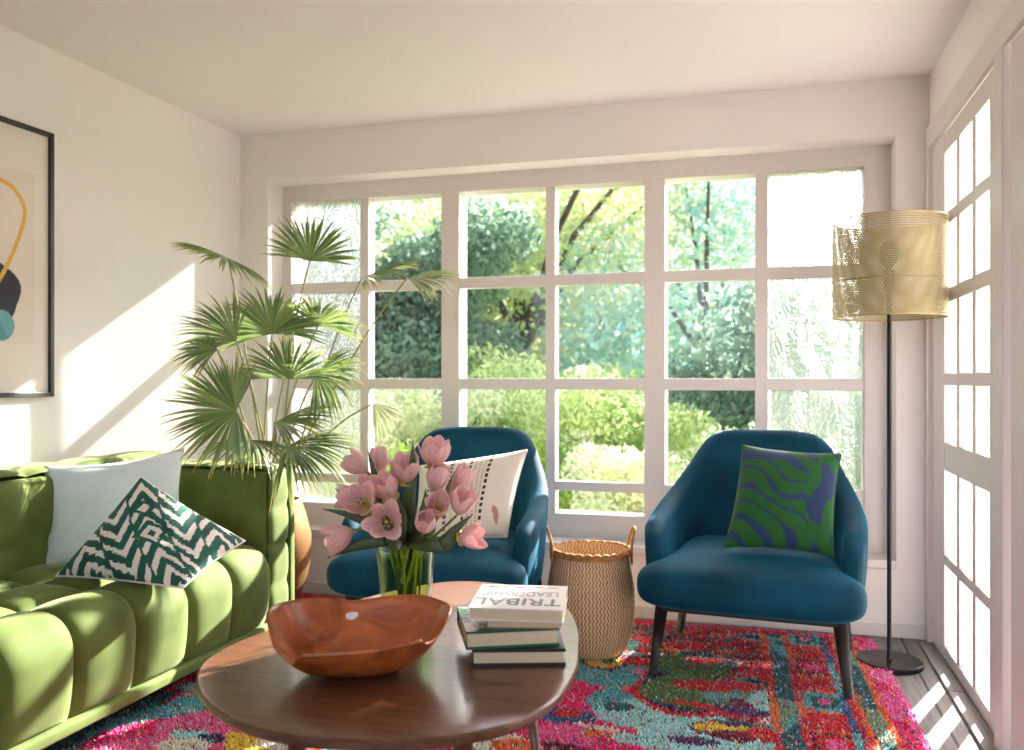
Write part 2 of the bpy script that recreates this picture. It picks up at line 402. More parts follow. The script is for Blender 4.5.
tree(480, 15, 5.0, 3.2, 'olive', 'brownish olive tree with a sparse crown behind the third pane column', 4200, .2, 12, .12)
tree(520, 12, 8.0, 2.4, 'mid', 'light green tree with bright gaps at the top of the third and fourth pane columns', 1500, .18, 13, .55, nb=14)
tree(590, 14, 7.2, 2.8, 'rust', 'pale rust and gold leaved tree behind the fourth pane column', 2000, .17, 14, .3, tr=.05)
tree(640, 19, 11, 3.2, 'pale', 'tall pale green tree far behind the wide middle mullion', 1100, .26, 15, .35)
tree(705, 11, 6.0, 1.5, 'silver', 'grey-green tree with a bare slim trunk behind the fifth pane column', 800, .16, 16, .55, tr=.09)
tree(730, 15, 4.1, 3.2, 'teal', 'blue-green tree with a broad low crown behind the fifth pane column', 4600, .2, 17, .1)
tree(325, 13, 3.4, 1.6, 'silver', 'grey-green low tree behind the leftmost textured panes', 3000, .2, 18, .1)
tree(822, 8, 2.3, 1.3, 'dark', 'dark tree blurred by the textured panes behind the floor lamp', 2600, .15, 19, .1)
tree(560, 22, 4.6, 4.5, 'olive', 'haze-tinted olive tree farthest back between the third and fourth pane columns', 4200, .3, 20, .05)
tree(690, 24, 4.6, 5, 'teal', 'wide blue-green tree farthest back on the right of the garden', 4200, .32, 21, .05)
tree(430, 25, 6, 5, 'olive', 'wide olive tree farthest back on the left of the garden', 4200, .32, 22, .05)
bush(408, 7.2, 1.9, .62, 'pale', 'pale yellow-green rounded shrub halfway up the second pane column', 2600, .07, 31)
bush(400, 6.6, .75, .8, 'lime', 'bright lime shrub at the bottom of the second pane column', 2600, .08, 32)
bush(505, 8.5, 1.65, 1.1, 'mid', 'broad mid green shrub behind the back of the left blue armchair', 4500, .09, 33)
bush(548, 6.8, .95, .5, 'lime', 'small lime shrub right of the left blue armchair', 1800, .07, 34)
bush(598, 7.4, 1.55, .75, 'mid', 'dense mid green shrub filling the lower fourth pane column', 3600, .075, 35)
bush(628, 6.3, 1.05, .45, 'pale', 'pale cream-green shrub beside the wide middle mullion', 1500, .07, 36)
bush(690, 6.6, 1.15, .5, 'pale', 'pale feathery shrub left of the right blue armchair back', 2600, .06, 37)
bush(745, 7.6, 1.15, .6, 'pale', 'pale feathery shrub just above the right blue armchair back', 1700, .06, 38)
bush(600, 5.4, .45, .5, 'mid', 'low green shrub seen through the small bottom pane above the basket', 1500, .06, 39)
# ================================================================ SOFT FURNITURE
def P(x, y, t):      # a point t metres into the room along a sight line of the survey
    a = (x-512)/866
    return Vector((t*(-.27731+a*.96078), t*(.96078+a*.27731), 1.1+(379-y)/866*t))
def velvet(name, a, b, sheen, tint):
    m = M(name, a, .75, b, 5.5, 5, sheen=sheen, sheen_rough=.35, sheen_tint=tint, bump=.18, bscale=260, spec=.2, bdist=.001)
    return m
m_gvel = velvet('green_velvet', hexc(74, 88, 38), hexc(108, 122, 62), .5, hexc(222, 232, 180))
m_bvel = velvet('teal_velvet', hexc(0, 46, 60), hexc(3, 72, 98), .3, hexc(60, 180, 225))
m_black = M('dark_wood', hexc(34, 30, 30), .45)
def pillow1(s, p=3.0, q=.6):
    f = s-np.floor(s); return np.maximum(0, 1-np.abs(2*f-1)**p)**q
def tufted_box(x0, x1, y0, y1, z0, z1, cell, r=.035, amp=.02, step=.016, faces='xyz'):
    """rounded box whose faces swell into upholstery cells; cell = (cx, cy, cz) cell sizes (0 = none)"""
    lo = np.array([x0, y0, z0]); hi = np.array([x1, y1, z1]); size = hi-lo
    V, Fc = [], []
    for ax in range(3):
        a, b = [k for k in range(3) if k != ax]
        na, nb = max(4, int(size[a]/step)), max(4, int(size[b]/step))
        ga, gb = np.meshgrid(np.linspace(0, 1, na+1), np.linspace(0, 1, nb+1), indexing='ij')
        for sgn in (0, 1):
            p = np.zeros((na+1, nb+1, 3)); p[..., a] = lo[a]+ga*size[a]; p[..., b] = lo[b]+gb*size[b]; p[..., ax] = hi[ax] if sgn else lo[ax]
            q = p.reshape(-1, 3); c = np.clip(q, lo+r, hi-r); d = q-c; L = np.linalg.norm(d, axis=1)[:, None]; nrm = d/np.maximum(L, 1e-9)
            pos = c+nrm*r
            da = pillow1(ga.ravel()*max(1, round(size[a]/cell[a])) if cell[a] else np.full(ga.size, .5))
            db = pillow1(gb.ravel()*max(1, round(size[b]/cell[b])) if cell[b] else np.full(gb.size, .5))
            pos = pos+nrm*(amp*da*db)[:, None]
            off = len(V); V += list(pos)
            f = grid_faces(na+1, nb+1, off=off)
            flip = (sgn == 1) if ax == 1 else (sgn == 0)
            Fc += [tuple(reversed(x)) for x in f] if flip else f
    return V, Fc
def weld(o, d=.0006):
    bm = bmesh.new(); bm.from_mesh(o.data); bmesh.ops.remove_doubles(bm, verts=bm.verts, dist=d)
    bmesh.ops.recalc_face_normals(bm, faces=bm.faces); bm.to_mesh(o.data); bm.free()
    o.data.polygons.foreach_set('use_smooth', np.ones(len(o.data.polygons), dtype=bool)); return o

# ---------------------------------------------------------------- sofa
SX, SY0, SY1, SZ = -1.88, 1.05, 3.215, .752
sofa = thing('sofa', 'long green velvet sofa with deep square tufting along the left wall', 'sofa', (-2.26, 2.13, 0))
def sofa_part(name, vf, mat=m_gvel, w=True):
    v, f = vf; o = mesh(name, [Vector(p)-Vector((-2.26, 2.13, 0)) for p in v], f, mat, sofa)
    return weld(o) if w else o
NC, cw = 7, (3.02-1.25)/7
# seat : profile from the back over the rounded front edge down to the plinth
prof = [(-2.47, .415)]
for k in range(0, 26): prof.append((-2.45+k*(SX-.085+2.45)/25, .418))
for k in range(1, 17): q = pi/2*k/16; prof.append((SX-.085+.085*sin(q), .418-.085+.085*cos(q)))
for k in range(1, 12): prof.append((SX-.012*(k/11)**2, .333-k*.2/11))
prof = np.array(prof); seg = np.linalg.norm(np.diff(prof, axis=0), axis=1); arc = np.concatenate([[0], np.cumsum(seg)]); T = arc[-1]
na_, nb_ = 110, 300
aa = np.linspace(0, T, na_); px_ = np.interp(aa, arc, prof[:, 0]); pz_ = np.interp(aa, arc, prof[:, 1])
tx, tz = np.gradient(px_), np.gradient(pz_); L = np.hypot(tx, tz); nx, nz = -tz/L, tx/L
fl = T-.42                                     # the front row of cells is .42 long and wraps the edge
vv = np.where(aa < fl, aa/(fl/2), 2+(aa-fl)/.42)
V = []
for y in np.linspace(1.25, 3.02, nb_):
    d = .040*pillow1((y-1.25)/cw, 3.2, .5)*pillow1(np.minimum(vv, 2.9999), 3.2, .5)
    sag = 0
    V += [(px_[i]+nx[i]*d[i], y, pz_[i]+nz[i]*d[i]) for i in range(na_)]
sofa_part('seat_cushion', (V, grid_faces(nb_, na_)), w=False)
sofa_part('backrest', tufted_box(-2.60, -2.415, 1.12, 3.16, .30, SZ+.022, (0, cw, .21), r=.05, amp=.022))
sofa_part('arm', tufted_box(-2.52, SX+.006, 3.02, 3.165, .13, SZ-.008, (.215, 0, .155), r=.028, amp=.014))
sofa_part('arm', tufted_box(-2.52, SX+.006, 1.105, 1.25, .13, SZ-.008, (.215, 0, .155), r=.028, amp=.014))
def sbx(q, bev): 
    bm = bmesh.new()
    for b in q: box(bm, b[0]+2.26, b[1]+2.26, b[2]-2.13, b[3]-2.13, b[4], b[5], bev=bev, seg=3)
    return bm
bmobj('outer_panel', sbx([(-2.635, SX+.012, 3.172, 3.218, .095, SZ)], .012), m_gvel, sofa, smooth=True, angle=.6)
bmobj('outer_panel', sbx([(-2.635, SX+.012, 1.05, 1.097, .095, SZ)], .012), m_gvel, sofa, smooth=True, angle=.6)
bmobj('back_panel', sbx([(-2.64, -2.603, 1.09, 3.165, .095, SZ+.03)], .012), m_gvel, sofa, smooth=True, angle=.6)
bmobj('base', sbx([(-2.60, SX+.022, 1.08, 3.185, .1, .138)], .012), m_gvel, sofa, smooth=True, angle=.6)
for x in (-2.5, -1.98):
    for y in (1.18, 3.06):
        v, f = tube([(x+2.26, y-2.13, .1), (x+2.26, y-2.13, .0 if x < -2.4 else .018)], [.025, .018], 16); mesh('leg', v, f, m_black, sofa)

# ---------------------------------------------------------------- cushions
def cushion(name, corners, thick, mat, label, cat='cushion', colf=None, n=70, seed=0, pinch=.07, fold=None):
    A, B, Cc, D = [np.array(c, float) for c in corners]     # top-left, bottom-left, bottom-right, top-right (seen from the room)
    cen = (A+B+Cc+D)/4
    u, v = np.meshgrid(np.linspace(-1, 1, n), np.linspace(-1, 1, n), indexing='ij')
    su = u*(1-pinch*(1-v**2)**1.0); sv = v*(1-pinch*(1-u**2)**1.0)
    a = ((su+1)/2)[..., None]; b = ((sv+1)/2)[..., None]
    base = (1-a)*(1-b)*B+a*(1-b)*Cc+a*b*D+(1-a)*b*A
    e1 = (Cc+D-A-B); e2 = (A+D-B-Cc); nr = np.cross(e1, e2); nr /= np.linalg.norm(nr)   # faces the room
    puff = ((1-u**2)*(1-v**2))**.5
    q = np.stack([u, v, np.zeros_like(u)], -1).reshape(-1, 3)
    w = vnoise(q, 1.6, seed, 3).reshape(u.shape)*.12*puff
    hgt = thick/2*(puff**.9)*(1+w)
    front = base+nr*hgt[..., None]; back = base-nr*(hgt*.85)[..., None]
    if fold is not None: front = fold(front, u, v); back = fold(back, u, v)
    V = np.concatenate([front.reshape(-1, 3), back.reshape(-1, 3)])-cen
    f1 = grid_faces(n, n); f2 = [tuple(reversed(x)) for x in grid_faces(n, n, off=n*n)]
    col = None
    if colf is not None:
        c = colf(u.ravel(), v.ravel()); col = np.concatenate([c, c])
    o = mesh(name, V, f1+f2, mat, col=col, loc=tuple(cen))
    # hem along the four edges
    ring = [front[i, 0] for i in range(n)]+[front[n-1, j] for j in range(1, n)]+[front[i, n-1] for i in range(n-2, -1, -1)]+[front[0, j] for j in range(n-2, 0, -1)]
    v_, f_ = tube([Vector(p-cen) for p in ring[::2]], .0035, 6, closed=True)
    cl = col[0] if col is not None else None
    hm = mesh('hem', v_, f_, mat, o, col=(np.tile(colf(np.array([.97]), np.array([.97])), (len(v_), 1)) if colf is not None else None))
    return tag(o, label, cat)
m_pale = M('pale_linen', hexc(205, 218, 216), .85, hexc(212, 224, 222), 30, sheen=.25, bump=.25, bscale=420, bdist=.001)
m_ptn = M('printed_cotton', (1, 1, 1), .85, attr='Col', sheen=.2, bump=.3, bscale=400, bdist=.001)
pale = cushion('cushion', [P(43, 466, 3.06), P(40, 570, 3.02), P(190, 566, 3.17), P(184, 448, 3.36)], .15, m_pale,
        'large plain pale blue-grey cushion in the corner of the green sofa', seed=3, pinch=.13, n=60)
def tri(x): return np.abs((x % 1)*2-1)
def ikat(u, v):
    q = np.stack([u, v, u*0], -1); j = vnoise(q, 14, 5, 2)*.035+vnoise(np.stack([u*6, v, u*0], -1), 9, 7, 1)*.02
    # the cloth is woven on the diagonal: s across the motif columns, t along them
    s_ = (u+v)*.72+j*.4; t_ = (v-u)*.72
    cidx = np.floor((s_+.25)/.5); cs = np.abs(((s_+.25)/.5) % 1-.5)*2       # 0 centre of a column, 1 its edge
    ph = t_*2.3+cs*1.0*np.where(cidx % 2 == 0, 1, -1)+.35*cidx+j*3
    ink = (ph % 1) < .56
    d = np.abs(s_-.0)*1.0+np.abs(t_+.02)*.9+j
    ink = np.where(d < .30, (d > .20) | (d < .09), ink)
    d2 = np.abs(s_-.0)+np.abs(t_-.62)*.9+j; ink = np.where(d2 < .2, d2 > .11, ink)
    ink = np.where((cs > .92), True, ink)
    g = np.array(hexc(24, 104, 84)); g2 = np.array(hexc(12, 60, 50)); w = np.array(hexc(232, 222, 214))
    m = (vnoise(q, 5, 9, 2)*.5+.5)[:, None]
    return np.where(ink[:, None], g*(1-m)+g2*m, w)
def bend(Pn, u, v): return Pn
cushion('cushion', [P(141, 477, 2.98), P(56, 576, 2.84), P(183, 588, 2.68), P(245, 541, 2.96)], .14, m_ptn,
        'green and white ikat zigzag cushion leaning on its corner on the sofa', colf=ikat, n=190, seed=4, pinch=.05)
def zebra(u, v):
    cx, cy = -1.15, -1.25
    q = np.stack([u, v, u*0], -1); w1 = vnoise(q, 1.3, 21, 2); w2 = vnoise(q, 2.4, 22, 2)
    r = np.hypot((u-cx)*.8, v-cy)+.22*w1; th = np.arctan2(v-cy, (u-cx))
    ph = r*3.3+.15*th
    band = (ph % 1); cell = np.floor(ph)
    along = np.sin(th*5.0+cell*2.1+w2*2.5)
    wd = .14+.26*np.clip(along*.6+.35, 0, 1)
    blue = np.abs(band-.5) < wd*.62
    big = (np.hypot(u-.75-.12*np.sin(v*5), (v-.1)*.28) < .17+.05*w2)
    blue = blue & (np.hypot(u-.75, v*.3) > .28) | big
    blue |= (v > .62) & (u < .0) & (np.abs(v-.80-.1*u) < .10+.04*w1)
    g = np.array(hexc(14, 80, 24)); b = np.array(hexc(20, 44, 86))
    return np.where(blue[:, None], b, g)
cushion('cushion', [P(742, 445, 3.42), P(724, 547, 3.22), P(834, 556, 3.08), P(841, 454, 3.3)], .15, m_ptn,
        'green cushion with blue tiger stripes on the right blue armchair', colf=zebra, n=170, seed=6, pinch=.07)
def stripes(u, v):
    base = np.tile(np.array(hexc(228, 220, 206)), (len(u), 1))
    def dash(u0, per, duty, wd, c, off=0):
        m = (np.abs(u-u0) < wd) & (((v*per+off) % 1) < duty); base[m] = c
    k = hexc(34, 30, 44); t = hexc(190, 172, 140); p = hexc(120, 70, 90)
    for u0 in (.06, .42): dash(u0, 7, .62, .028, k)
    for u0 in (-.30, -.34): dash(u0, 8, .62, .016, p)
    for u0 in (.16, .25, .33): dash(u0, 16, .6, .026, t, u0*3)
    for u0 in (-.55, -.62, -.2): dash(u0, 18, .5, .018, t, u0*2)
    dash(-.75, 8, .6, .02, k)
    w_ = vnoise(np.stack([u, v, u*0], -1), 5, 77, 2); m = np.hypot((u-.72+.2*(v+.5))*1.5, (v+.62)*.55)+.10*w_ < .13; base[m] = hexc(188, 140, 122)
    return base
cushion('cushion', [P(420, 466, 3.62), P(412, 545, 3.42), P(507, 537, 3.38), P(527, 450, 3.58)], .15, m_ptn,
        'cream woven cushion with dark dashed stripes on the left blue armchair', colf=stripes, n=170, seed=8, pinch=.05)

# ---------------------------------------------------------------- armchairs
def shell_mesh():
    # plan of the shell from the front of one arm round the back to the other
    half = [(-.372, -.265), (-.378, -.12), (-.372, .03), (-.345, .17), (-.290, .280), (-.228, .338), (-.135, .364), (0, .37)]
    pl = spline(half+[(-x, y) for x, y in reversed(half[:-1])], 8)
    hk = [.52, .548, .582, .632, .722, .826, .855, .857]; hh = spline([(h, 0) for h in hk+hk[:-1][::-1]], 8)[:, 0]
    n = len(pl); tan = np.gradient(pl, axis=0); tan /= np.linalg.norm(tan, axis=1)[:, None]
    out = np.stack([-tan[:, 1], tan[:, 0]], 1)
    if (out[n//2][1]) < 0: out = -out
    loops = []
    for i in range(n):
        p, o, h = pl[i], out[i], hh[i]; z0 = .27; th = .042
        backness = max(0, min(1, (p[1]+.05)/.4))
        s = min(i, n-1-i); e = min(1, (s/5))**.5       # rounded front ends
        th *= .35+.65*e
        def at_(z, off):
            k = (z-z0)/(.87-z0)
            lean = -.035*(1-k)*1.0+.008*k
            return (p[0]+o[0]*(lean+off), p[1]+o[1]*(lean*(1+.6*backness)+off)+.05*k*backness, z)
        h_ = h-(1-e)*.05
        L = []
        zz = np.linspace(z0, h_-th, 12)
        for z in zz: L.append(at_(z, th*(.9+.12*sin(pi*(z-z0)/(h_-z0)))))
        for k in range(1, 8): q = pi*k/8; L.append(at_(h_-th+th*sin(q), th*cos(q)))
        for z in zz[::-1]: L.append(at_(z, -th*(.85+.25*sin(pi*(z-z0)/(h_-z0)))))
        loops.append(L)
    m = len(loops[0]); V = [v for L in loops for v in L]
    Fc = grid_faces(n, m, False, True)
    Fc.append(tuple(range(m))); Fc.append(tuple((n-1)*m+k for k in reversed(range(m))))
    return V, Fc
def seat_mesh():
    V = []; nu, nv = 48, 40
    # superellipse blob, wider at the front so it overhangs the arms
    for i in range(nu):
        for j in range(nv+1):
            a = 2*pi*i/nu; b = -pi/2+pi*j/nv
            ca, sa = cos(a), sin(a); cb, sb = cos(b), sin(b)
            e = lambda x, p: math.copysign(abs(x)**p, x)
            x = e(ca, .25)*e(cb, .33); y = e(sa, .25)*e(cb, .33); z = e(sb, .62)
            fr = max(0, min(1, (-y-.25)/.5)); fr = fr*fr*(3-2*fr)
            w = .315+.083*fr
            Y = y*.365-.06
            Z = .333+z*.093+.012*(1-x*x)*(1-y*y)*(1 if z > 0 else 0)-(.012*fr if z > 0 else 0)
            V.append((x*w, Y, Z))
    return V, [(f[0], f[1], f[2], f[3]) for f in grid_faces(nu, nv+1, True, False)]
def armchair(loc, rz, label):
    t = thing('armchair', label, 'armchair', loc, rz, 'blue velvet armchairs by the window')
    weld(mesh('shell', *shell_mesh(), m_bvel, t)); weld(mesh('seat', *seat_mesh(), m_bvel, t))
    bm = bmesh.new(); box(bm, -.31, .31, -.33, .30, .230, .258, bev=.006); bmobj('seat_frame', bm, m_black, t)
    for sx in (-1, 1):
        for sy in (-1, 1):
            v, f = tube([(sx*.305, -.03+sy*.275, .252), (sx*.335, -.03+sy*(.30 if sy < 0 else .26), 0)], [.025, .015], 20); mesh('leg', v, f, m_black, t)
    return t
ch = armchair((-.022, 3.49, .022), radians(-5), 'right blue velvet armchair with striped green cushion, near the floor lamp')
c2 = copy_tree(ch); c2.location = (-1.235, 3.37, .022); c2.rotation_euler.z = radians(3)
c2['label'] = 'left blue velvet armchair with cream cushion, behind the tulips and near the palm'
# ================================================================ TABLE AND THINGS ON IT
def wood(name, a, b, scale=(2, 22, 22), rough=.3, coat=.3, ns=2.2):
    m, t, o = nt(name)
    tc = N(t, 'TexCoord'); mp = N(t, 'Mapping'); mp.inputs['Scale'].default_value = scale; t.links.new(tc.outputs['Object'], mp.inputs[0])
    nz = N(t, 'TexNoise', i_Scale=ns, i_Detail=7., i_Roughness=.62, i_Distortion=.8); t.links.new(mp.outputs[0], nz.inputs['Vector'])
    rp = N(t, 'ValToRGB'); rp.color_ramp.elements[0].position = .32; rp.color_ramp.elements[1].position = .68
    rp.color_ramp.elements[0].color = c4(a); rp.color_ramp.elements[1].color = c4(b); t.links.new(nz.outputs[0], rp.inputs[0])
    p = N(t, 'BsdfPrincipled', i_Roughness=rough); p.inputs['Coat Weight'].default_value = coat; p.inputs['Coat Roughness'].default_value = .12
    t.links.new(rp.outputs[0], p.inputs['Base Color'])
    b_ = N(t, 'Bump', i_Strength=.12, i_Distance=.002); t.links.new(nz.outputs[0], b_.inputs['Height']); t.links.new(b_.outputs[0], p.inputs['Normal'])
    t.links.new(p.outputs[0], o.inputs[0]); return m
m_walnut = wood('walnut', hexc(70, 42, 28), hexc(118, 74, 48), (3, 26, 26))
m_bowl = wood('carved_teak', hexc(112, 50, 20), hexc(198, 108, 50), (6, 13, 13), .33, .3, 1.2)
TZ = .45
ol = [(-1.013, 2.58), (-.94, 2.635), (-.865, 2.648), (-.76, 2.63), (-.65, 2.56), (-.536, 2.42), (-.46, 2.22), (-.425, 2.06), (-.400, 1.90), (-.405, 1.72), (-.46, 1.566), (-.56, 1.475), (-.687, 1.425),
      (-.82, 1.408), (-.954, 1.436), (-1.087, 1.517), (-1.178, 1.613), (-1.235, 1.72), (-1.25, 1.84), (-1.235, 1.97), (-1.19, 2.17), (-1.12, 2.40)]
table = thing('coffee_table', 'walnut coffee table with a pebble-shaped top and tapered legs on the rug', 'table', (-.83, 1.98, 0))
pts = spline(ol, 6, True); cc = np.array([-.83, 1.98]); pts = pts-cc; cen = pts.mean(0)
prof = [(0, TZ), (.5, TZ), (.9, TZ), (.975, TZ), (.992, TZ-.001), (1, TZ-.005), (1, TZ-.016), (.992, TZ-.022), (.94, TZ-.034), (.5, TZ-.034), (0, TZ-.034)]
V = [(cen[0]+(p[0]-cen[0])*s, cen[1]+(p[1]-cen[1])*s, z) for s, z in prof for p in pts]
o = mesh('tabletop', V, [(f[0], f[1], f[2], f[3]) for f in grid_faces(len(prof), len(pts), False, True)], m_walnut, table); weld(o)
o.data.set_sharp_from_angle(angle=.5)
for a, b in [((-.06-.01, -.40), (-.12, -.46)), ((.26, -.36), (.29, -.41)), ((.20, .28), (.23, .36)), ((-.24, .28), (-.28, .36))]:
    v, f = tube([(a[0], a[1], TZ-.034), (b[0], b[1], .024)], [.021, .012], 20); mesh('leg', v, f, m_walnut, table)

# ---- carved bowl
def bowl():
    a, b, H, th = .207, .162, .127, .010
    n, m = 180, 34
    R_ = np.array([.9608, .2773]); U_ = np.array([-.2773, .9608])
    thv = np.linspace(0, 2*pi, n, endpoint=False)
    def rimh(q):
        s, c = np.sin(q), np.cos(q)                    # s<0 : the side facing the camera
        h = H*(1+.03*np.cos(2*q)+.10*np.cos(2*q+.5)*0)
        h = h-.009*np.exp(-((s-1)**2+(c+.15)**2)/.05)       # dip at the back
        h = h+.008*np.exp(-((c-.55)**2+(s-.8)**2)/.1)
        near = 1/(1+np.exp((s+.18)*14))
        low = .070+.026*(c+.7)/1.4
        step = 1/(1+np.exp((c-.80)*60))                       # square notch at the right of the near rim
        h = h*(1-near)+near*(low*step+(1-step)*.082)
        h = h-.022*np.exp(-((c+.62)**2)/.012)*(s < 0)
        return h
    hr = rimh(thv)
    V = []
    for side in (0, 1):
        for j in range(m):
            s = (j/(m-1))
            if side: s = 1-s
            r = s**.8
            sc = 1 if not side else 1
            wob = 1+.012*np.sin(3*thv+1)+.01*np.sin(5*thv)
            k = np.minimum(1, hr/H)                        # a lower rim is also further in
            rr = (.30+.70*s)*(.80+.20*k)*wob if True else 0
            rr = rr*(s > 0)
            rr = np.where(s == 0, 0, s**.62*(.80+.20*k)*wob)
            z = hr*(s**2.1)
            rad_a, rad_b = (a, b) if not side else (a-th*.7, b-th*.7)
            x = np.cos(thv); y = np.sin(thv)
            ex = np.sign(x)*np.abs(x)**.88; ey = np.sign(y)*np.abs(y)**.88
            xx = ex*rr*rad_a; yy = ey*rr*rad_b; zz = z+(th*(1-s*.8) if side else 0)+.0
            V += [(R_[0]*xx[i]+U_[0]*yy[i], R_[1]*xx[i]+U_[1]*yy[i], zz[i]) for i in range(n)]
    return V, grid_faces(2*m, n, False, True)
v, f = bowl()
bw = mesh('wooden_bowl', v, f, m_bowl, loc=(-.868, 1.765, TZ+.001)); weld(bw, .0004)
tag(bw, 'carved reddish wooden bowl with an uneven notched rim on the coffee table', 'bowl')
v, f = lathe([(0, 0), (.013, 0), (.0165, .002), (.0165, .004), (.013, .006), (0, .0065)], 32)
dk = mesh('white_disc', v, f, M('white_porcelain', hexc(236, 226, 232), .3), loc=(-.945, 1.890, TZ+.085)); dk.rotation_euler = (radians(42), radians(4), radians(16)); weld(dk)
tag(dk, 'small white disc lying inside the carved wooden bowl', 'disc')

# ---- books
m_page = M('page_edges', hexc(222, 206, 176), .85, hexc(206, 188, 156), 3, stretch=(.3, .3, 90))
m_bk = M('black_cover', hexc(26, 22, 22), .4); m_grn = M('green_cover', hexc(28, 92, 62), .4)
m_tan = M('tan_cover', hexc(176, 140, 116), .5); m_wht = M('white_cover', hexc(236, 226, 220), .45)
m_print = M('printed_cover', (1, 1, 1), .4, attr='Col')
def text(s, size, mat, parent, loc, rz=0, name='lettering', sx=1, bold=0):
    cu = bpy.data.curves.new(name, 'FONT'); cu.body = s; cu.size = size; cu.extrude = .0002; cu.align_x = 'CENTER'; cu.align_y = 'CENTER'; cu.offset = bold
    tmp = bpy.data.objects.new('tmp', cu); COL.objects.link(tmp); me = bpy.data.meshes.new_from_object(tmp.evaluated_get(bpy.context.evaluated_depsgraph_get())); bpy.data.objects.remove(tmp)
    me.materials.clear(); me.materials.append(mat); o = bpy.data.objects.new(name, me); put(o, parent); o.location = loc; o.rotation_euler = (0, 0, rz); o.scale = (sx, 1, 1); return o
def book(c, z, L, D, H, rz, cover, label, colf=None, ct=.0022):
    """fore edge faces -y, spine at +y"""
    t = thing('book', label, 'book', (c[0], c[1], z), rz, 'books stacked on the coffee table')
    bm = bmesh.new(); e = ct
    box(bm, -L/2, L/2, -D/2, D/2, 0, e, bev=.0006); box(bm, -L/2, L/2, D/2-e, D/2, 0, H, bev=.0006); box(bm, -L/2, L/2, -D/2, D/2, H-e, H, bev=.0006)
    bmobj('cover', bm, cover, t)
    bm = bmesh.new(); box(bm, -L/2+.004, L/2-.004, -D/2+.004, D/2-e-.0005, e, H-e); bmobj('pages', bm, m_page, t)
    if colf:
        n = 90; g = np.linspace(-1, 1, n); u, v = np.meshgrid(g, g, indexing='ij')
        V = np.stack([u*L/2, v*D/2, np.full_like(u, H+.0004)], -1).reshape(-1, 3)
        mesh('cover_print', V, grid_faces(n, n), m_print, t, smooth=False, col=colf(u.ravel(), v.ravel()))
    return t
bz = TZ
book((-.556, 1.972), bz, .212, .185, .040, radians(18), m_bk, 'thick black-covered book at the bottom of the stack', ct=.0075); bz += .0402
def floral(u, v):
    q = np.stack([u, v, u*0], -1); a = vnoise(q, 3.2, 41, 3); b = vnoise(q, 4.5, 42, 2); c = np.tile(np.array(hexc(214, 212, 208)), (len(u), 1))
    c[a > .12] = hexc(64, 132, 74); c[a > .38] = hexc(30, 84, 56); c[(b > .3) & (u < -.1)] = hexc(150, 108, 150); c[(np.abs(a) < .02)] = hexc(64, 120, 74); c[(b < -.4)] = hexc(205, 170, 190)
    return c
book((-.588, 1.985), bz, .214, .215, .041, radians(25), m_grn, 'dark green book with a green and mauve floral cover, second from the bottom', floral, ct=.0055); bz += .0419
book((-.538, 1.968), bz, .172, .140, .027, radians(14), m_tan, 'small cream paperback third from the bottom of the stack'); bz += .0272
tb = book((-.547, 1.965), bz, .214, .225, .029, radians(10), m_wht, 'white book with grey title lettering on top of the stack')
m_ink = M('grey_ink', hexc(112, 112, 118), .5); m_ink2 = M('light_grey_ink', hexc(150, 146, 148), .5)
zt = .0292
text('TRIBAL', .083, m_ink, tb, (-.002, -.048, zt), pi, sx=.76, bold=.0011); text('LEADERSHIP', .058, m_ink2, tb, (-.0, .024, zt), pi, sx=.575, bold=.0003)
m_r = M('red_ink', hexc(206, 120, 112), .5); m_y = M('ochre_ink', hexc(206, 186, 120), .5); m_g2 = M('sage_ink', hexc(150, 170, 160), .5)
for k, (xx, mm) in enumerate([(-.075, m_ink2), (-.04, m_g2), (-.005, m_g2), (.037, m_r), (.072, m_y)]):
    v, f = lathe([(0, 0), (.014, 0), (.014, .0004), (0, .0004)], 20, sy=.35); o = mesh('printed_mark', v, f, mm, tb, loc=(xx, .088, zt)); 

# ---- vase
VC = P(406, 600, 2.34); VC.z = TZ+.0008
def sq(r, z, n=56, p=.55):
    out = []
    for k in range(n):
        q = 2*pi*k/n; c, s = cos(q), sin(q)
        x = math.copysign(abs(c)**p, c)*r; y = math.copysign(abs(s)**p, s)*r
        a = radians(24); out.append((x*cos(a)-y*sin(a), x*sin(a)+y*cos(a), z))
    return out
def sqlathe(pr):
    V = [q for r, z in pr for q in sq(r, z)]
    return V, grid_faces(len(pr), 56, False, True)
def vessel(name, tint, blend, rough=.02):
    m, t, o = nt(name); a = N(t, 'BsdfTransparent'); a.inputs[0].default_value = c4(tint); g = N(t, 'BsdfGlossy', i_Roughness=rough)
    lw = N(t, 'LayerWeight', i_Blend=blend); pw = N(t, 'Math', operation='POWER'); pw.inputs[1].default_value = 2.2; t.links.new(lw.outputs['Facing'], pw.inputs[0])
    s = N(t, 'MixShader'); t.links.new(pw.outputs[0], s.inputs[0]); t.links.new(a.outputs[0], s.inputs[1]); t.links.new(g.outputs[0], s.inputs[2]); t.links.new(s.outputs[0], o.inputs[0]); return m
mg = vessel('vase_glass', (.95, .985, .93), .35); mw = vessel('vase_water', (.80, .90, .62), .12)
VH = .215
vase = mesh('vase', *sqlathe([(0, 0), (.060, 0), (.063, .003), (.0805, VH-.002), (.0795, VH), (.0765, VH), (.0755, VH-.002), (.060, .022), (.056, .018), (0, .018)]), mg, loc=tuple(VC)); weld(vase)
tag(vase, 'tall tapered square glass vase holding pink tulips on the coffee table', 'vase')
wt = mesh('water', *sqlathe([(0, .0195), (.055, .0195), (.0585, .024), (.0715, .172), (.0715, .173), (0, .173)]), mw, vase); weld(wt)

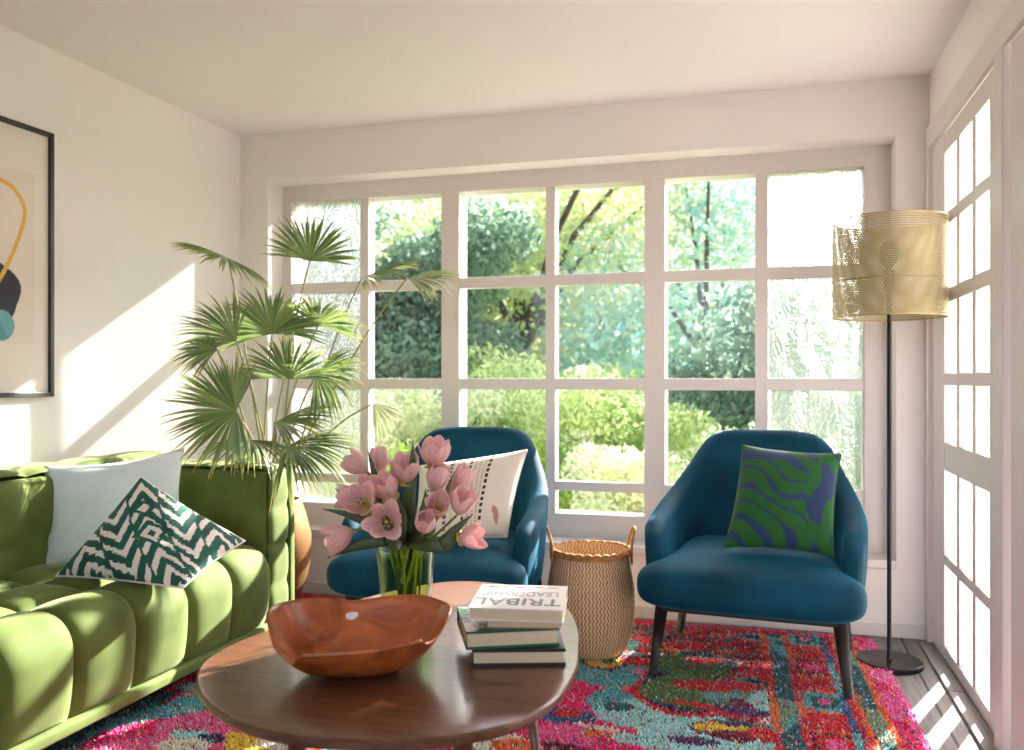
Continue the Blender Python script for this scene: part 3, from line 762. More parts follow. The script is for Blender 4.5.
# ---- tulips
m_petal = M('tulip_petal', (1, 1, 1), .55, attr='Col', sheen=.3, spec=.3)
_t = m_petal.node_tree; _p = [n for n in _t.nodes if n.type == 'BSDF_PRINCIPLED'][0]; _o = [n for n in _t.nodes if n.type == 'OUTPUT_MATERIAL'][0]
_tl = N(_t, 'BsdfTranslucent'); _a = [n for n in _t.nodes if n.type == 'ATTRIBUTE'][0]; _t.links.new(_a.outputs['Color'], _tl.inputs[0]); _s = N(_t, 'MixShader'); _s.inputs[0].default_value = .42
_t.links.new(_p.outputs[0], _s.inputs[1]); _t.links.new(_tl.outputs[0], _s.inputs[2]); _t.links.new(_s.outputs[0], _o.inputs[0])
m_stemg = M('tulip_stem', hexc(120, 140, 50), .5, hexc(160, 160, 70), 8)
m_tleaf = M('tulip_leaf', hexc(50, 70, 42), .45, hexc(76, 92, 56), 9, stretch=(1, 1, .2))
m_yel = M('stamen_yellow', hexc(206, 184, 84), .6)
m_anther = M('anther', hexc(60, 44, 40), .7)
def frame_from(ax):
    ax = Vector(ax).normalized(); r = Vector((0, 0, 1)) if abs(ax.z) < .95 else Vector((1, 0, 0))
    x = ax.cross(r).normalized(); y = ax.cross(x).normalized(); return x, y, ax
def tulip(hp, ax, size, opn, base, label, seed, leaf=None):
    r = np.random.default_rng(seed); hp = Vector(hp); x, y, z = frame_from(ax)
    t = thing('tulip', label, 'tulip', tuple(base), 0, 'pink tulips in the glass vase'); B = Vector(base)
    H = size*1.28
    for k in range(6):
        inner = k % 2; q = 2*pi*k/6+r.random()*.25; n, m = 9, 12
        L = H*(1.0-.04*inner+.08*r.random()); V, Cs = [], []
        od = opn*(1 if not inner else .7)+.08*r.random(); wmax = H*.43*(1-.06*inner)
        tw = r.normal()*.12
        for j in range(m):
            s = j/(m-1)
            rad = H*(.37-.03*inner)*math.sin(min(1, s*1.9)*pi/2)**.7*(1-.95*(1-od)*max(0, s-.45)**1.4)+od*H*.36*s**2.2
            hgt = L*(s**.9)*(1-.22*od*s)
            w = wmax*(math.sin(pi*min(.985, s*.86+.10))**.6)
            for i in range(n):
                c = (i/(n-1)-.5)*2; ang = q+tw*s; a2 = c*w/max(rad, H*.16)
                a2 = max(-1.35, min(1.35, a2)); rr = rad*(1+.05*c*c*(1 if inner else 0))
                px, py = rr*cos(ang+a2*.75), rr*sin(ang+a2*.75)
                V.append(hp-B+x*px+y*py+z*(hgt-.04*H*c*c*s))
                g = max(0, 1-s*4.5); pk = np.array(hexc(250, 210, 208))*(1-.35*s*0)+0; tipc = np.array(hexc(254, 232, 228)); yl = np.array(hexc(226, 206, 130))
                col = pk*(1-.45*abs(c))+tipc*.45*abs(c); col = col*(1-g)+yl*g; col = col*(.93+.1*r.random()*0+.07*math.sin(c*9))
                Cs.append(col)
        o = mesh('petal', V, grid_faces(m, n), m_petal, t, col=np.array(Cs)); so = o.modifiers.new('thickness', 'SOLIDIFY'); so.thickness = .0012; sub(o, 1)
    if opn > .4:
        pr = [tube([hp-B, hp-B+z*H*.5], [.004, .0035], 8), tube([hp-B+z*H*.01, hp-B+z*H*.09, hp-B+z*H*.13], [.08*H, .30*H, .05*H], 16)]
        for k in range(6):
            q = 2*pi*k/6; d = (x*cos(q)+y*sin(q)); pr.append(tube([hp-B, hp-B+d*H*.12+z*H*.3, hp-B+d*H*.16+z*H*.5], [.001, .001, .0024], 6))
        mesh('stamens', *join(pr), m_anther if opn > 2 else m_yel, t)
    top = Vector(hp); b1 = top-z*H*.9; c0 = Vector((VC.x+(base[0]-VC.x)*-.6, VC.y+(base[1]-VC.y)*-.6, TZ+VH-.02))
    rimd = Vector((top.x-VC.x, top.y-VC.y, 0)); rimd = rimd.normalized()*min(.046, rimd.length*.6) if rimd.length > 0 else rimd
    c0 = Vector((VC.x, VC.y, TZ+VH-.01))+rimd
    path = spline([tuple(B), tuple(c0), tuple(c0*.45+b1*.55+Vector((0, 0, .012))), tuple(top)], 8)
    mesh('stem', *tube([Vector(p)-B for p in path], .0034, 8), m_stemg, t)
    return t
def blade(t, B, pts, w, seed, twist=.0):
    """lance-shaped leaf through the given points"""
    c = spline([tuple(p) for p in pts], 7); n = len(c); V = []; B = Vector(B); m = 7
    tn = np.gradient(c, axis=0)
    for i in range(n):
        s = i/(n-1); d = Vector(tn[i]).normalized(); side = d.cross(Vector((.25, -.95, .15))).normalized(); nn = side.cross(d)
        ww = w*(math.sin(pi*(s*.86+.12)))**.8*(1-s**6)
        for j in range(m):
            q = (j/(m-1)-.5)*2; V.append(Vector(c[i])-B+side*ww*q+nn*ww*.45*(1-q*q))
    o = mesh('leaf', V, grid_faces(n, m), m_tleaf, t); so = o.modifiers.new('thickness', 'SOLIDIFY'); so.thickness = .0012; return o
def inv(k, tot): q = 2.399*k; rr = .036*math.sqrt((k+.5)/tot); return (VC.x+rr*cos(q), VC.y+rr*sin(q), TZ+.026)
Rv = Vector((.9608, .2773, 0)); Uv = Vector((0, 0, 1)); Nv = Vector((.2773, -.9608, 0))    # right, up, toward the camera
TL = [ # head base x,y, depth, axis (right, up, toward), size, openness, label
 (368, 472, 2.30, (-.75, .55, .1), .060, .25, 'pink tulip leaning up-left at the top left of the bouquet', None),
 (380, 474, 2.36, (-.05, 1, 0), .058, .05, 'closed pink tulip bud standing upright between the two upper left blooms', None),
 (377, 497, 2.32, (-.5, .8, .3), .056, .3, 'pink tulip tucked in behind the open blooms on the left', None),
 (392, 500, 2.24, (-.35, .85, .45), .066, .45, 'large cupped pink tulip left of the bouquet centre', None),
 (407, 484, 2.26, (-.05, .9, .4), .070, .5, 'full pink tulip at the upper centre of the bouquet', None),
 (434, 470, 2.30, (.05, 1, .15), .072, .6, 'widest pink tulip at the very top of the bouquet', None),
 (433, 492, 2.27, (.3, .9, .2), .062, .1, 'pink tulip just below the topmost bloom', None),
 (457, 490, 2.30, (.45, .9, .1), .056, .15, 'slim pink tulip bud at the upper right in front of the cream cushion', None),
 (362, 499, 2.22, (-1, .15, .1), .056, .35, 'pink tulip pointing left beside the large open bloom', None),
 (368, 508, 2.18, (-.25, .5, .85), .064, .75, 'wide open pink tulip facing the camera on the left of the bouquet', None),
 (390, 524, 2.16, (-.1, .3, .95), .062, .95, 'fully open pink tulip showing its yellow centre above the vase rim', None),
 (438, 512, 2.20, (.1, .6, .8), .054, .5, 'small open pink tulip right of the bouquet centre', None),
 (424, 532, 2.15, (.15, .75, .65), .052, .15, 'rounded pink tulip bud low above the right side of the vase rim', None),
 (457, 515, 2.20, (.35, .85, .35), .062, .35, 'cupped pink tulip on the right edge of the bouquet', None),
 (354, 530, 2.16, (-.85, -.35, .35), .066, .4, 'drooping pink tulip lowest on the far left', None),
 (458, 538, 2.20, (.85, .15, .35), .058, .45, 'pink tulip lowest on the right, hanging over the vase rim', None),
 (450, 500, 2.32, (.5, .8, -.1), .052, .3, 'pink tulip half hidden behind the right edge bloom', None),
]
leaves = {0: [(385, 505), (376, 480), (368, 450)], 4: [(408, 500), (412, 470), (413, 441)], 2: [(385, 530), (350, 515), (322, 509)],
          14: [(385, 540), (350, 548), (327, 558)], 6: [(425, 520), (440, 505), (455, 471)], 13: [(440, 545), (455, 530), (473, 514)],
          10: [(395, 545), (385, 520), (372, 500)], 5: [(410, 535), (412, 505), (414, 480)], 11: [(420, 535), (424, 510), (426, 488)],
          8: [(380, 520), (355, 505), (335, 488)], 3: [(400, 540), (402, 515), (396, 495)], 15: [(430, 545), (448, 545), (466, 528)], 7: [(425, 540), (432, 520), (437, 497)]}
for k, (x_, y_, t__, a, s_, op, lab, _) in enumerate(TL):
    B = inv(k, len(TL)); ax = Rv*a[0]+Uv*a[1]+Nv*a[2]
    tp = tulip(P(x_, y_, t__), ax, s_, op, B, lab, 100+k)
    if k in leaves:
        L_ = leaves[k]; dd = t__-.01
        w_ = .018 if k not in (14, 2) else .016
        blade(tp, B, [(VC.x+(B[0]-VC.x)*.6, VC.y+(B[1]-VC.y)*.6, TZ+.06), (VC.x+(B[0]-VC.x)*.9, VC.y+(B[1]-VC.y)*.9, TZ+VH-.01)]+[tuple(P(a_, b_, dd)) for a_, b_ in L_], w_, k)

# ================================================================ BASKET
bc = (-.655, 3.40)
def basket():
    t = thing('woven_basket', 'round belly basket woven in tan and cream zigzags between the armchairs', 'basket', (bc[0], bc[1], .024))
    pr = spline([(.128, 0), (.152, .05), (.168, .12), (.174, .18), (.170, .25), (.158, .33), (.151, .385), (.152, .40)], 20)
    ncol, nrow = 62, 44; n = ncol*10; h = pr[:, 1]; m = len(pr); V, Cs = [], []
    br = np.array(hexc(150, 102, 58)); cr = np.array(hexc(224, 200, 164))
    for i in range(m):
        for k in range(n):
            col = k/10; row = h[i]/.40*nrow
            ph = (col*76/62+.6*abs((row*.75 % 2)-1)) % 1
            a = ph < .42
            d = .0022*math.sin(pi*((ph/.42) if a else (ph-.42)/.58))*abs(math.sin(pi*(col % 1)))**.5
            r = pr[i, 0]+d; q = 2*pi*k/n; V.append((r*cos(q), r*sin(q), h[i])); Cs.append(br if a else cr)
    m_b = M('seagrass', (1, 1, 1), .8, attr='Col', bump=.3, bscale=180, bdist=.001)
    mesh('body', V, [(f[0], f[3], f[2], f[1]) for f in grid_faces(m, n, False, True)], m_b, t, col=np.array(Cs))
    V2, F2 = lathe([(p[0]-.007, p[1]) for p in pr[::-1]]+[(.11, .006), (0, .006)], 124)
    c2_ = np.array([br if (int(math.atan2(v[1], v[0])/(2*pi)*112+200+1.1*abs((v[2]*55 % 2)-1)) % 2 == 0) else cr for v in V2])
    mesh('lining', V2, F2, m_b, t, col=c2_)
    m_rim = M('braided_cane', hexc(196, 142, 78), .7, hexc(160, 106, 52), 60, bump=.4, bscale=90, bdist=.003)
    v, f = [], []
    parts = []
    for w in range(2):
        parts.append(tube([((.154+.004*cos(14*q+pi*w)*1)*cos(q), (.154+.004*cos(14*q+pi*w))*sin(q), .395+.007*sin(14*q+pi*w)) for q in np.linspace(0, 2*pi, 260, endpoint=False)], .0062, 8, closed=True))
    parts.append(tube([(.157*cos(q), .157*sin(q), .383) for q in np.linspace(0, 2*pi, 90, endpoint=False)], .004, 8, closed=True))
    mesh('rim', *join(parts), m_rim, t)
    for sgn in (-1, 1):
        ax = Vector((.9608, .2773, 0))*sgn; tn = Vector((-.2773, .9608, 0))
        pth = [ax*.156+tn*.052+Vector((0, 0, .35)), ax*.156+tn*.050+Vector((0, 0, .42)), ax*.17+tn*.025+Vector((0, 0, .475)), ax*.175+Vector((0, 0, .485)), ax*.17-tn*.025+Vector((0, 0, .475)), ax*.156-tn*.050+Vector((0, 0, .42)), ax*.156-tn*.052+Vector((0, 0, .35))]
        mesh('handle', *tube([Vector(p) for p in spline([tuple(p) for p in pth], 8)], .0055, 8), m_rim, t)
    return t
basket()

# ================================================================ FLOOR LAMP
m_iron = M('black_iron', hexc(30, 28, 30), .38, metal=.6)
def perforated():
    m, t, o = nt('perforated_brass')
    uv = N(t, 'UVMap'); sp = N(t, 'SeparateXYZ'); t.links.new(uv.outputs[0], sp.inputs[0])
    def mth(op, a, b=None):
        n = N(t, 'Math', operation=op)
        for k, v in ((0, a), (1, b)):
            if v is None: continue
            if isinstance(v, (int, float)): n.inputs[k].default_value = v
            else: t.links.new(v, n.inputs[k])
        return n.outputs[0]
    def dots(off):
        fx = mth('SUBTRACT', mth('FRACT', mth('ADD', sp.outputs[0], off)), .5); fy = mth('SUBTRACT', mth('FRACT', mth('ADD', sp.outputs[1], off)), .5)
        return mth('SQRT', mth('ADD', mth('MULTIPLY', fx, fx), mth('MULTIPLY', mth('MULTIPLY', fy, fy), 3)))
    d = mth('MINIMUM', dots(0.), dots(.5)); hole = mth('LESS_THAN', d, .27)
    p = N(t, 'BsdfPrincipled', i_Roughness=.5, i_Metallic=.5); p.inputs['Base Color'].default_value = c4(hexc(160, 146, 108))
    tr = N(t, 'BsdfTransparent'); s = N(t, 'MixShader'); t.links.new(hole, s.inputs[0]); t.links.new(p.outputs[0], s.inputs[1]); t.links.new(tr.outputs[0], s.inputs[2])
    t.links.new(s.outputs[0], o.inputs[0]); return m
def lamp():
    t = thing('floor_lamp', 'tall floor lamp with a perforated brass drum shade and black pole', 'floor lamp', (.470, 3.60, 0))
    v, f = lathe([(0, 0), (.117, 0), (.121, .004), (.121, .019), (.116, .024), (.012, .025), (.009, .035), (0, .035)], 64); o = mesh('base', v, f, m_iron, t); weld(o); o.data.set_sharp_from_angle(angle=.5)
    mesh('pole', *tube([(0, 0, .024), (0, 0, 1.44)], .0082, 16), m_iron, t)
    mesh('socket', *tube([(0, 0, 1.44), (0, 0, 1.52)], .021, 20), m_iron, t)
    v, f = lathe([(.012, 1.515), (.014, 1.53), (.03, 1.56), (.036, 1.585), (.03, 1.615), (.015, 1.63), (0, 1.632)], 32); mesh('bulb', v, f, M('smoked_bulb', hexc(70, 64, 58), .25), t)
    r, z0, z1, n = .206, 1.336, 1.708, 128
    V = [(r*cos(2*pi*k/n), r*sin(2*pi*k/n), z) for z in (z0, z1) for k in range(n+1)]
    Fc = [(k, k+1, n+1+k+1, n+1+k) for k in range(n)]
    o = mesh('shade', V, Fc, perforated(), t)
    uvl = o.data.uv_layers.new(name='UVMap'); px = .0094
    for l in o.data.loops:
        k = l.vertex_index; uvl.data[l.index].uv = ((k % (n+1))/n*round(2*pi*r/px), (0 if k < n+1 else (z1-z0)/(px*1.732)))
    m_brass = M('brass', hexc(180, 156, 100), .45, metal=.7)
    for z in (z0, z1): mesh('shade_ring', *tube([(r*cos(q), r*sin(q), z) for q in np.linspace(0, 2*pi, 120, endpoint=False)], .002, 8, closed=True), m_brass, t)
    for k in range(3): q = 2*pi*k/3+.4; mesh('spoke', *tube([(.018*cos(q), .018*sin(q), 1.5), (r*.98*cos(q), r*.98*sin(q), 1.5)], .002, 6), m_iron, t)
lamp()

# ================================================================ PICTURE
pic = thing('framed_picture', 'black framed abstract print on the left wall above the sofa', 'picture', (-2.65, 2.345, 1.54))
bm = bmesh.new(); hw, hh, fw = .382, .508, .018
box(bm, 0, .022, -hw, -hw+fw, -hh, hh, bev=.002); box(bm, 0, .022, hw-fw, hw, -hh, hh, bev=.002); box(bm, 0, .022, -hw+fw, hw-fw, hh-fw, hh, bev=.002); box(bm, 0, .022, -hw+fw, hw-fw, -hh, -hh+fw, bev=.002)
bmobj('frame', bm, m_black, pic)
def art(u, v):     # v = along the wall, metres from centre ; u = height from centre
    c = np.tile(np.array(hexc(232, 222, 212)), (len(u), 1))
    pan = (np.abs(v) < .30) & (u > -.31) & (u < .33); c[pan] = hexc(228, 214, 202)
    ang = np.stack([v, u], 1)
    blob = spline([(-.18, .05), (-.02, .06), (.08, .03), (.143, -.018), (.212, -.057), (.238, -.103), (.222, -.16), (.18, -.225), (.05, -.24), (-.12, -.2), (-.22, -.08)], 10, True)
    def inside(poly):
        r = np.zeros(len(u), bool); x, y = v, u
        for i in range(len(poly)):
            x1, y1 = poly[i]; x2, y2 = poly[(i+1) % len(poly)]
            m = ((y1 > y) != (y2 > y)) & (x < (x2-x1)*(y-y1)/(y2-y1+1e-12)+x1); r ^= m
        return r
    c[inside(blob)] = hexc(24, 26, 40)
    loop = spline([(.02, -.2), (.08, -.15), (.143, -.079), (.191, .003), (.236, .105), (.254, .186), (.218, .25), (.143, .280), (.04, .28), (-.08, .22), (-.16, .1), (-.19, -.04), (-.24, -.2)], 14)
    d = np.full(len(u), 9.)
    for p in loop: d = np.minimum(d, np.hypot(v-p[0], u-p[1]))
    c[d < .009] = hexc(226, 176, 70)
    tc_ = np.hypot(v-.152, u+.245) < .056; c[tc_] = hexc(104, 164, 168); c[tc_ & (v+u*.7 < -.02)] = hexc(84, 144, 152)
    return c
nu, nv = 240, 180; gz, gy = np.meshgrid(np.linspace(-hh+.015, hh-.015, nu), np.linspace(-hw+.015, hw-.015, nv), indexing='ij')
mesh('print', np.stack([np.full(gz.size, .008), gy.ravel(), gz.ravel()], 1), grid_faces(nu, nv), M('art_paper', (1, 1, 1), .7, attr='Col'), pic, smooth=False, col=art(gz.ravel(), gy.ravel()))
# ================================================================ PALM
m_pot, t_, o_ = nt('bronze_planter')
p_ = N(t_, 'BsdfPrincipled', i_Roughness=.38, i_Metallic=.75); p_.inputs['Base Color'].default_value = c4(hexc(176, 128, 84)); t_.links.new(p_.outputs[0], o_.inputs[0])
m_soil = M('soil', hexc(70, 52, 40), .95, hexc(40, 30, 24), 30, bump=.8, bscale=60, bdist=.01)
m_frond = M('palm_leaf', (1, 1, 1), .3, attr='Col', spec=.6)
_t = m_frond.node_tree; _p = [n for n in _t.nodes if n.type == 'BSDF_PRINCIPLED'][0]; _o = [n for n in _t.nodes if n.type == 'OUTPUT_MATERIAL'][0]
_tl = N(_t, 'BsdfTranslucent'); _a = [n for n in _t.nodes if n.type == 'ATTRIBUTE'][0]; _t.links.new(_a.outputs['Color'], _tl.inputs[0]); _s = N(_t, 'MixShader'); _s.inputs[0].default_value = .28
_t.links.new(_p.outputs[0], _s.inputs[1]); _t.links.new(_tl.outputs[0], _s.inputs[2]); _t.links.new(_s.outputs[0], _o.inputs[0])
m_stalk = M('palm_stalk', hexc(128, 132, 82), .5, hexc(150, 140, 96), 10)
PC = Vector((-2.24, 3.62, .022))
palm = thing('potted_palm', 'tall fan palm with pleated fronds in a round bronze pot behind the sofa', 'potted plant', tuple(PC))
v, f = lathe([(0, 0), (.10, 0), (.13, .02), (.172, .12), (.195, .24), (.193, .34), (.168, .44), (.148, .495), (.146, .51), (.138, .51), (.139, .495), (.155, .45), (.13, .44), (0, .44)], 72)
weld(mesh('pot', v, f, m_pot, palm)); v, f = lathe([(0, .462), (.07, .466), (.145, .455)], 40); mesh('soil', v, f, m_soil, palm)
def frond(hub, ax, nrm, L, spread, n, droop, seed, root, pale=0, curl=.0):
    r = np.random.default_rng(seed); hub = Vector(hub); a = Vector(ax).normalized(); nn = Vector(nrm); nn = (nn-a*nn.dot(a)).normalized(); b = nn.cross(a).normalized()
    V, Fc, Cs = [], [], []; m = 11
    gr = np.array(hexc(134, 150, 84)); gd = np.array(hexc(78, 108, 62)); ye = np.array(hexc(196, 180, 96)); wh = np.array(hexc(205, 210, 170))
    for k in range(n):
        q = -spread+2*spread*k/(n-1); wq = spread/(n-1)
        d = a*cos(q)+b*sin(q); sd = -a*sin(q)+b*cos(q)
        Lk = L*(.80+.20*cos(q*.8))*(.9+.2*r.random()); dr = droop*(.7+.6*r.random()); sw = r.normal()*.05; off = len(V)
        jit = r.random(); brown = r.random()
        for j in range(m):
            s = j/(m-1); R = Lk*s
            join_w = R*math.tan(wq)*1.25; mx_w = L*.5*math.tan(wq)*1.3
            w = join_w if s < .5 else mx_w*(1-((s-.5)/.5)**1.8)
            w = max(w, .0006)
            c = hub+d*R+sd*sw*R*s+nn*(curl*R*s)+Vector((0, 0, -1))*dr*Lk*s**2.6+nn*(-.10*L*abs(sin(q))*s*0)
            pl = w*.55
            V += [c-sd*w-nn*pl*.5, c+nn*pl*.5, c+sd*w-nn*pl*.5]
            base = gd*(1-jit)+gr*jit; g = max(0, (s-.72)/.28)**1.2*(1 if brown > .35 else .3); col = base*(1-g)+ye*g
            if pale: col = col*(1-pale)+wh*pale
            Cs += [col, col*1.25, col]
        for j in range(m-1):
            for i in range(2): p0 = off+j*3+i; Fc.append((p0, p0+3, p0+4, p0+1))
    o = mesh('frond', [v-PC for v in V], Fc, m_frond, palm, smooth=False, col=np.array(Cs))
    rt = Vector(root); mid = rt*.5+hub*.5+Vector((0, 0, .06)); 
    back = hub-a*.06 if True else hub
    pth = spline([tuple(rt), tuple(rt*.62+hub*.38+Vector((0, 0, .05))), tuple(rt*.25+hub*.75+Vector((0, 0, .05))), tuple(hub)], 8)
    mesh('stalk', *tube([Vector(p)-PC for p in pth], list(np.linspace(.0055, .003, len(pth))), 8), m_stalk, o)
Rw = Rv; 
def fr(hx, hy, t, ax, nrm, L, spread, n=30, droop=.25, seed=0, pale=0, curl=0):
    A = Rv*ax[0]+Uv*ax[1]+Nv*ax[2]; Nn = Rv*nrm[0]+Uv*nrm[1]+Nv*nrm[2]
    q = seed*2.1; root = PC+Vector((.05*cos(q), .05*sin(q), .455))
    frond(P(hx, hy, t), A, Nn, L, spread, int(n*1.3), droop, seed, root, pale, curl)
d2 = radians
fr(228, 258, 3.75, (-.35, .15, .85), (.42, .90, -.02), .28, d2(115), 32, .22, 1)                 # top left, edge-on
fr(310, 261, 3.95, (.12, .9, .35), (0, -.35, .95), .25, d2(82), 30, .12, 2)                     # top
fr(361, 279, 3.85, (.85, .35, .35), (-.25, .9, .25), .31, d2(62), 28, .22, 3)
fr(407, 278, 3.75, (.95, .1, .3), (-.1, .9, .35), .27, d2(55), 26, .22, 4, pale=.35)
fr(272, 334, 3.65, (-.08, .85, .5), (.05, -.5, .9), .27, d2(95), 34, .20, 5)
fr(236, 341, 3.55, (-.62, .62, .3), (.2, -.3, .95), .26, d2(58), 28, .25, 6)
fr(217, 350, 3.45, (-.95, .15, .2), (.1, .8, .6), .17, d2(70), 22, .25, 7)
fr(318, 325, 3.72, (.12, .55, .75), (0, .8, -.45), .235, d2(105), 30, .18, 8)
fr(289, 379, 3.50, (.02, .85, .45), (0, -.45, .9), .235, d2(85), 34, .15, 9)
fr(316, 376, 3.60, (.75, .15, .45), (-.35, .6, .7), .26, d2(75), 32, .32, 10)
fr(236, 411, 3.42, (-.85, .05, .42), (.42, .1, .9), .265, d2(112), 44, .12, 11)
fr(235, 414, 3.50, (-.35, .8, .1), (.25, .1, .95), .27, d2(40), 20, .1, 15)
fr(274, 423, 3.50, (.9, .25, .3), (-.15, .9, .3), .31, d2(62), 30, .22, 12)
fr(288, 446, 3.55, (.9, -.02, .4), (-.05, .85, .5), .30, d2(72), 34, .3, 13)
fr(373, 404, 3.6, (.55, -.45, .4), (.3, .3, .9), .16, d2(42), 18, .2, 14, pale=.65)
fr(250, 440, 3.6, (.2, -.1, .9), (.1, .9, .2), .24, d2(105), 34, .35, 16)

# ================================================================ RUG
def rug_uv(x, y):      # metres from the right edge, metres from the back edge
    a = radians(2.2); xr, yb = .478, 3.90
    dx, dy = x-xr, y-yb; u = -(dx*cos(a)+ (dy+1.05)*sin(a)); v = -(dy)
    return u, v
RUGPAL = dict(mag=hexc(222, 32, 104), pink=hexc(238, 92, 150), red=hexc(196, 36, 52), wine=hexc(120, 24, 48), org=hexc(232, 104, 56), yel=hexc(232, 190, 64),
   teal=hexc(86, 164, 172), lteal=hexc(160, 208, 208), blue=hexc(40, 92, 140), navy=hexc(36, 44, 84), grn=hexc(84, 116, 66), sage=hexc(120, 146, 124), cream=hexc(226, 214, 196), dteal=hexc(38, 96, 104), purple=hexc(86, 56, 104))
RUGBLOBS = __import__('json').loads('''[[-2.042, 2.541, 0.9, 0.1, 1.45, "wine"], [-2.075, 2.69, 0.5, 0.06, 1.5, "navy"], [-1.964, 2.802, 0.25, 0.06, 1.5, "red"], [-1.985, 2.24, 0.3, 0.06, 1.5, "dteal"], [-1.881, 2.49, 0.35, 0.035, 1.4, "yel"], [-1.849, 2.499, 0.35, 0.055, 1.2, "teal"], [-1.879, 2.247, 0.25, 0.05, 1.3, "teal"], [-1.889, 2.636, 0.1, 0.05, 0.5, "lteal"], [-1.644, 2.222, 0.32, 0.2, 0.4, "mag"], [-1.609, 2.374, 0.22, 0.13, 0.4, "pink"], [-1.721, 2.141, 0.2, 0.1, 0.4, "pink"], [-1.667, 2.253, 0.07, 0.05, 0, "lteal"], [-1.61, 2.247, 0.05, 0.04, 0, "navy"], [-1.65, 2.184, 0.08, 0.05, 0, "cream"], [-1.31, 2.282, 0.25, 0.16, 0, "yel"], [-1.215, 2.288, 0.2, 0.1, 0, "org"], [-1.363, 2.288, 0.1, 0.06, 0, "cream"], [-1.074, 2.328, 0.18, 0.12, 0, "teal"], [-1.018, 2.344, 0.08, 0.05, 0, "lteal"], [-0.933, 2.369, 0.1, 0.1, 0, "mag"], [-0.647, 2.548, 0.3, 0.25, 0, "mag"], [-0.574, 2.964, 0.17, 0.27, 0.1, "mag"], [-0.487, 2.594, 0.24, 0.12, 0, "mag"], [-0.608, 2.722, 0.1, 0.06, 0, "blue"], [-0.596, 2.742, 0.05, 0.035, 0, "red"], [-0.489, 2.609, 0.11, 0.07, 0, "cream"], [-0.486, 2.609, 0.05, 0.03, 0, "org"], [-0.574, 2.569, 0.1, 0.09, 0, "pink"], [-0.562, 2.476, 0.08, 0.05, 0, "wine"], [-0.346, 2.56, 0.18, 0.06, -0.3, "org"], [-0.342, 2.532, 0.16, 0.06, -0.3, "mag"], [-0.743, 2.445, 0.1, 0.08, 0, "cream"], [-0.68, 2.442, 0.08, 0.05, 0, "org"], [-0.504, 3.005, 0.045, 0.2, 0.15, "org"], [-0.459, 2.9, 0.11, 0.15, 0, "teal"], [-0.485, 3.182, 0.24, 0.16, 0, "teal"], [-0.407, 3.013, 0.12, 0.17, 0, "teal"], [-0.315, 2.806, 0.22, 0.13, 0, "lteal"], [-0.181, 2.682, 0.2, 0.1, 0, "lteal"], [-0.204, 2.601, 0.25, 0.07, 0, "lteal"], [0.058, 3.049, 0.14, 0.12, 0, "lteal"], [-0.062, 2.642, 0.2, 0.1, 0, "lteal"], [-0.436, 3.024, 0.035, 0.03, 0, "org"], [-0.457, 2.845, 0.05, 0.04, 0, "dteal"], [-0.575, 3.274, 0.085, 0.085, 0, "wine"], [-0.578, 3.285, 0.072, 0.07, 0, "yel"], [-0.563, 3.29, 0.03, 0.03, 0, "grn"], [-0.45, 3.334, 0.07, 0.05, 0.3, "red"], [-0.396, 3.208, 0.05, 0.04, 0, "pink"], [-0.388, 2.998, 0.06, 0.05, 0, "mag"], [-0.597, 3.515, 0.12, 0.1, 0, "teal"], [-0.24, 3.061, 0.2, 0.24, 0, "red"], [-0.242, 3.081, 0.175, 0.22, 0, "navy"], [-0.261, 3.328, 0.16, 0.14, 0, "grn"], [-0.257, 3.056, 0.155, 0.155, 0, "grn"], [-0.2, 2.975, 0.15, 0.08, 0, "grn"], [-0.073, 3.109, 0.16, 0.1, 0, "sage"], [-0.088, 3.036, 0.1, 0.05, 0, "teal"], [-0.21, 3.404, 0.08, 0.03, 0, "red"], [-0.203, 3.123, 0.11, 0.05, 0, "red"], [-0.081, 3.158, 0.09, 0.04, 0, "red"], [-0.1, 2.895, 0.2, 0.035, -0.35, "red"], [-0.022, 2.998, 0.1, 0.035, -0.2, "wine"], [-0.053, 2.926, 0.1, 0.04, -0.3, "purple"], [-0.119, 2.763, 0.1, 0.06, 0.2, "purple"], [-0.137, 2.758, 0.07, 0.04, 0, "yel"], [-0.02, 2.752, 0.11, 0.04, 0, "yel"], [-0.079, 2.712, 0.08, 0.04, 0, "wine"], [0.009, 2.737, 0.06, 0.05, 0, "red"], [0.042, 3.045, 0.09, 0.1, 0, "lteal"], [0.085, 2.863, 0.08, 0.05, 0, "cream"], [-0.208, 2.652, 0.08, 0.03, 0, "purple"]]''')
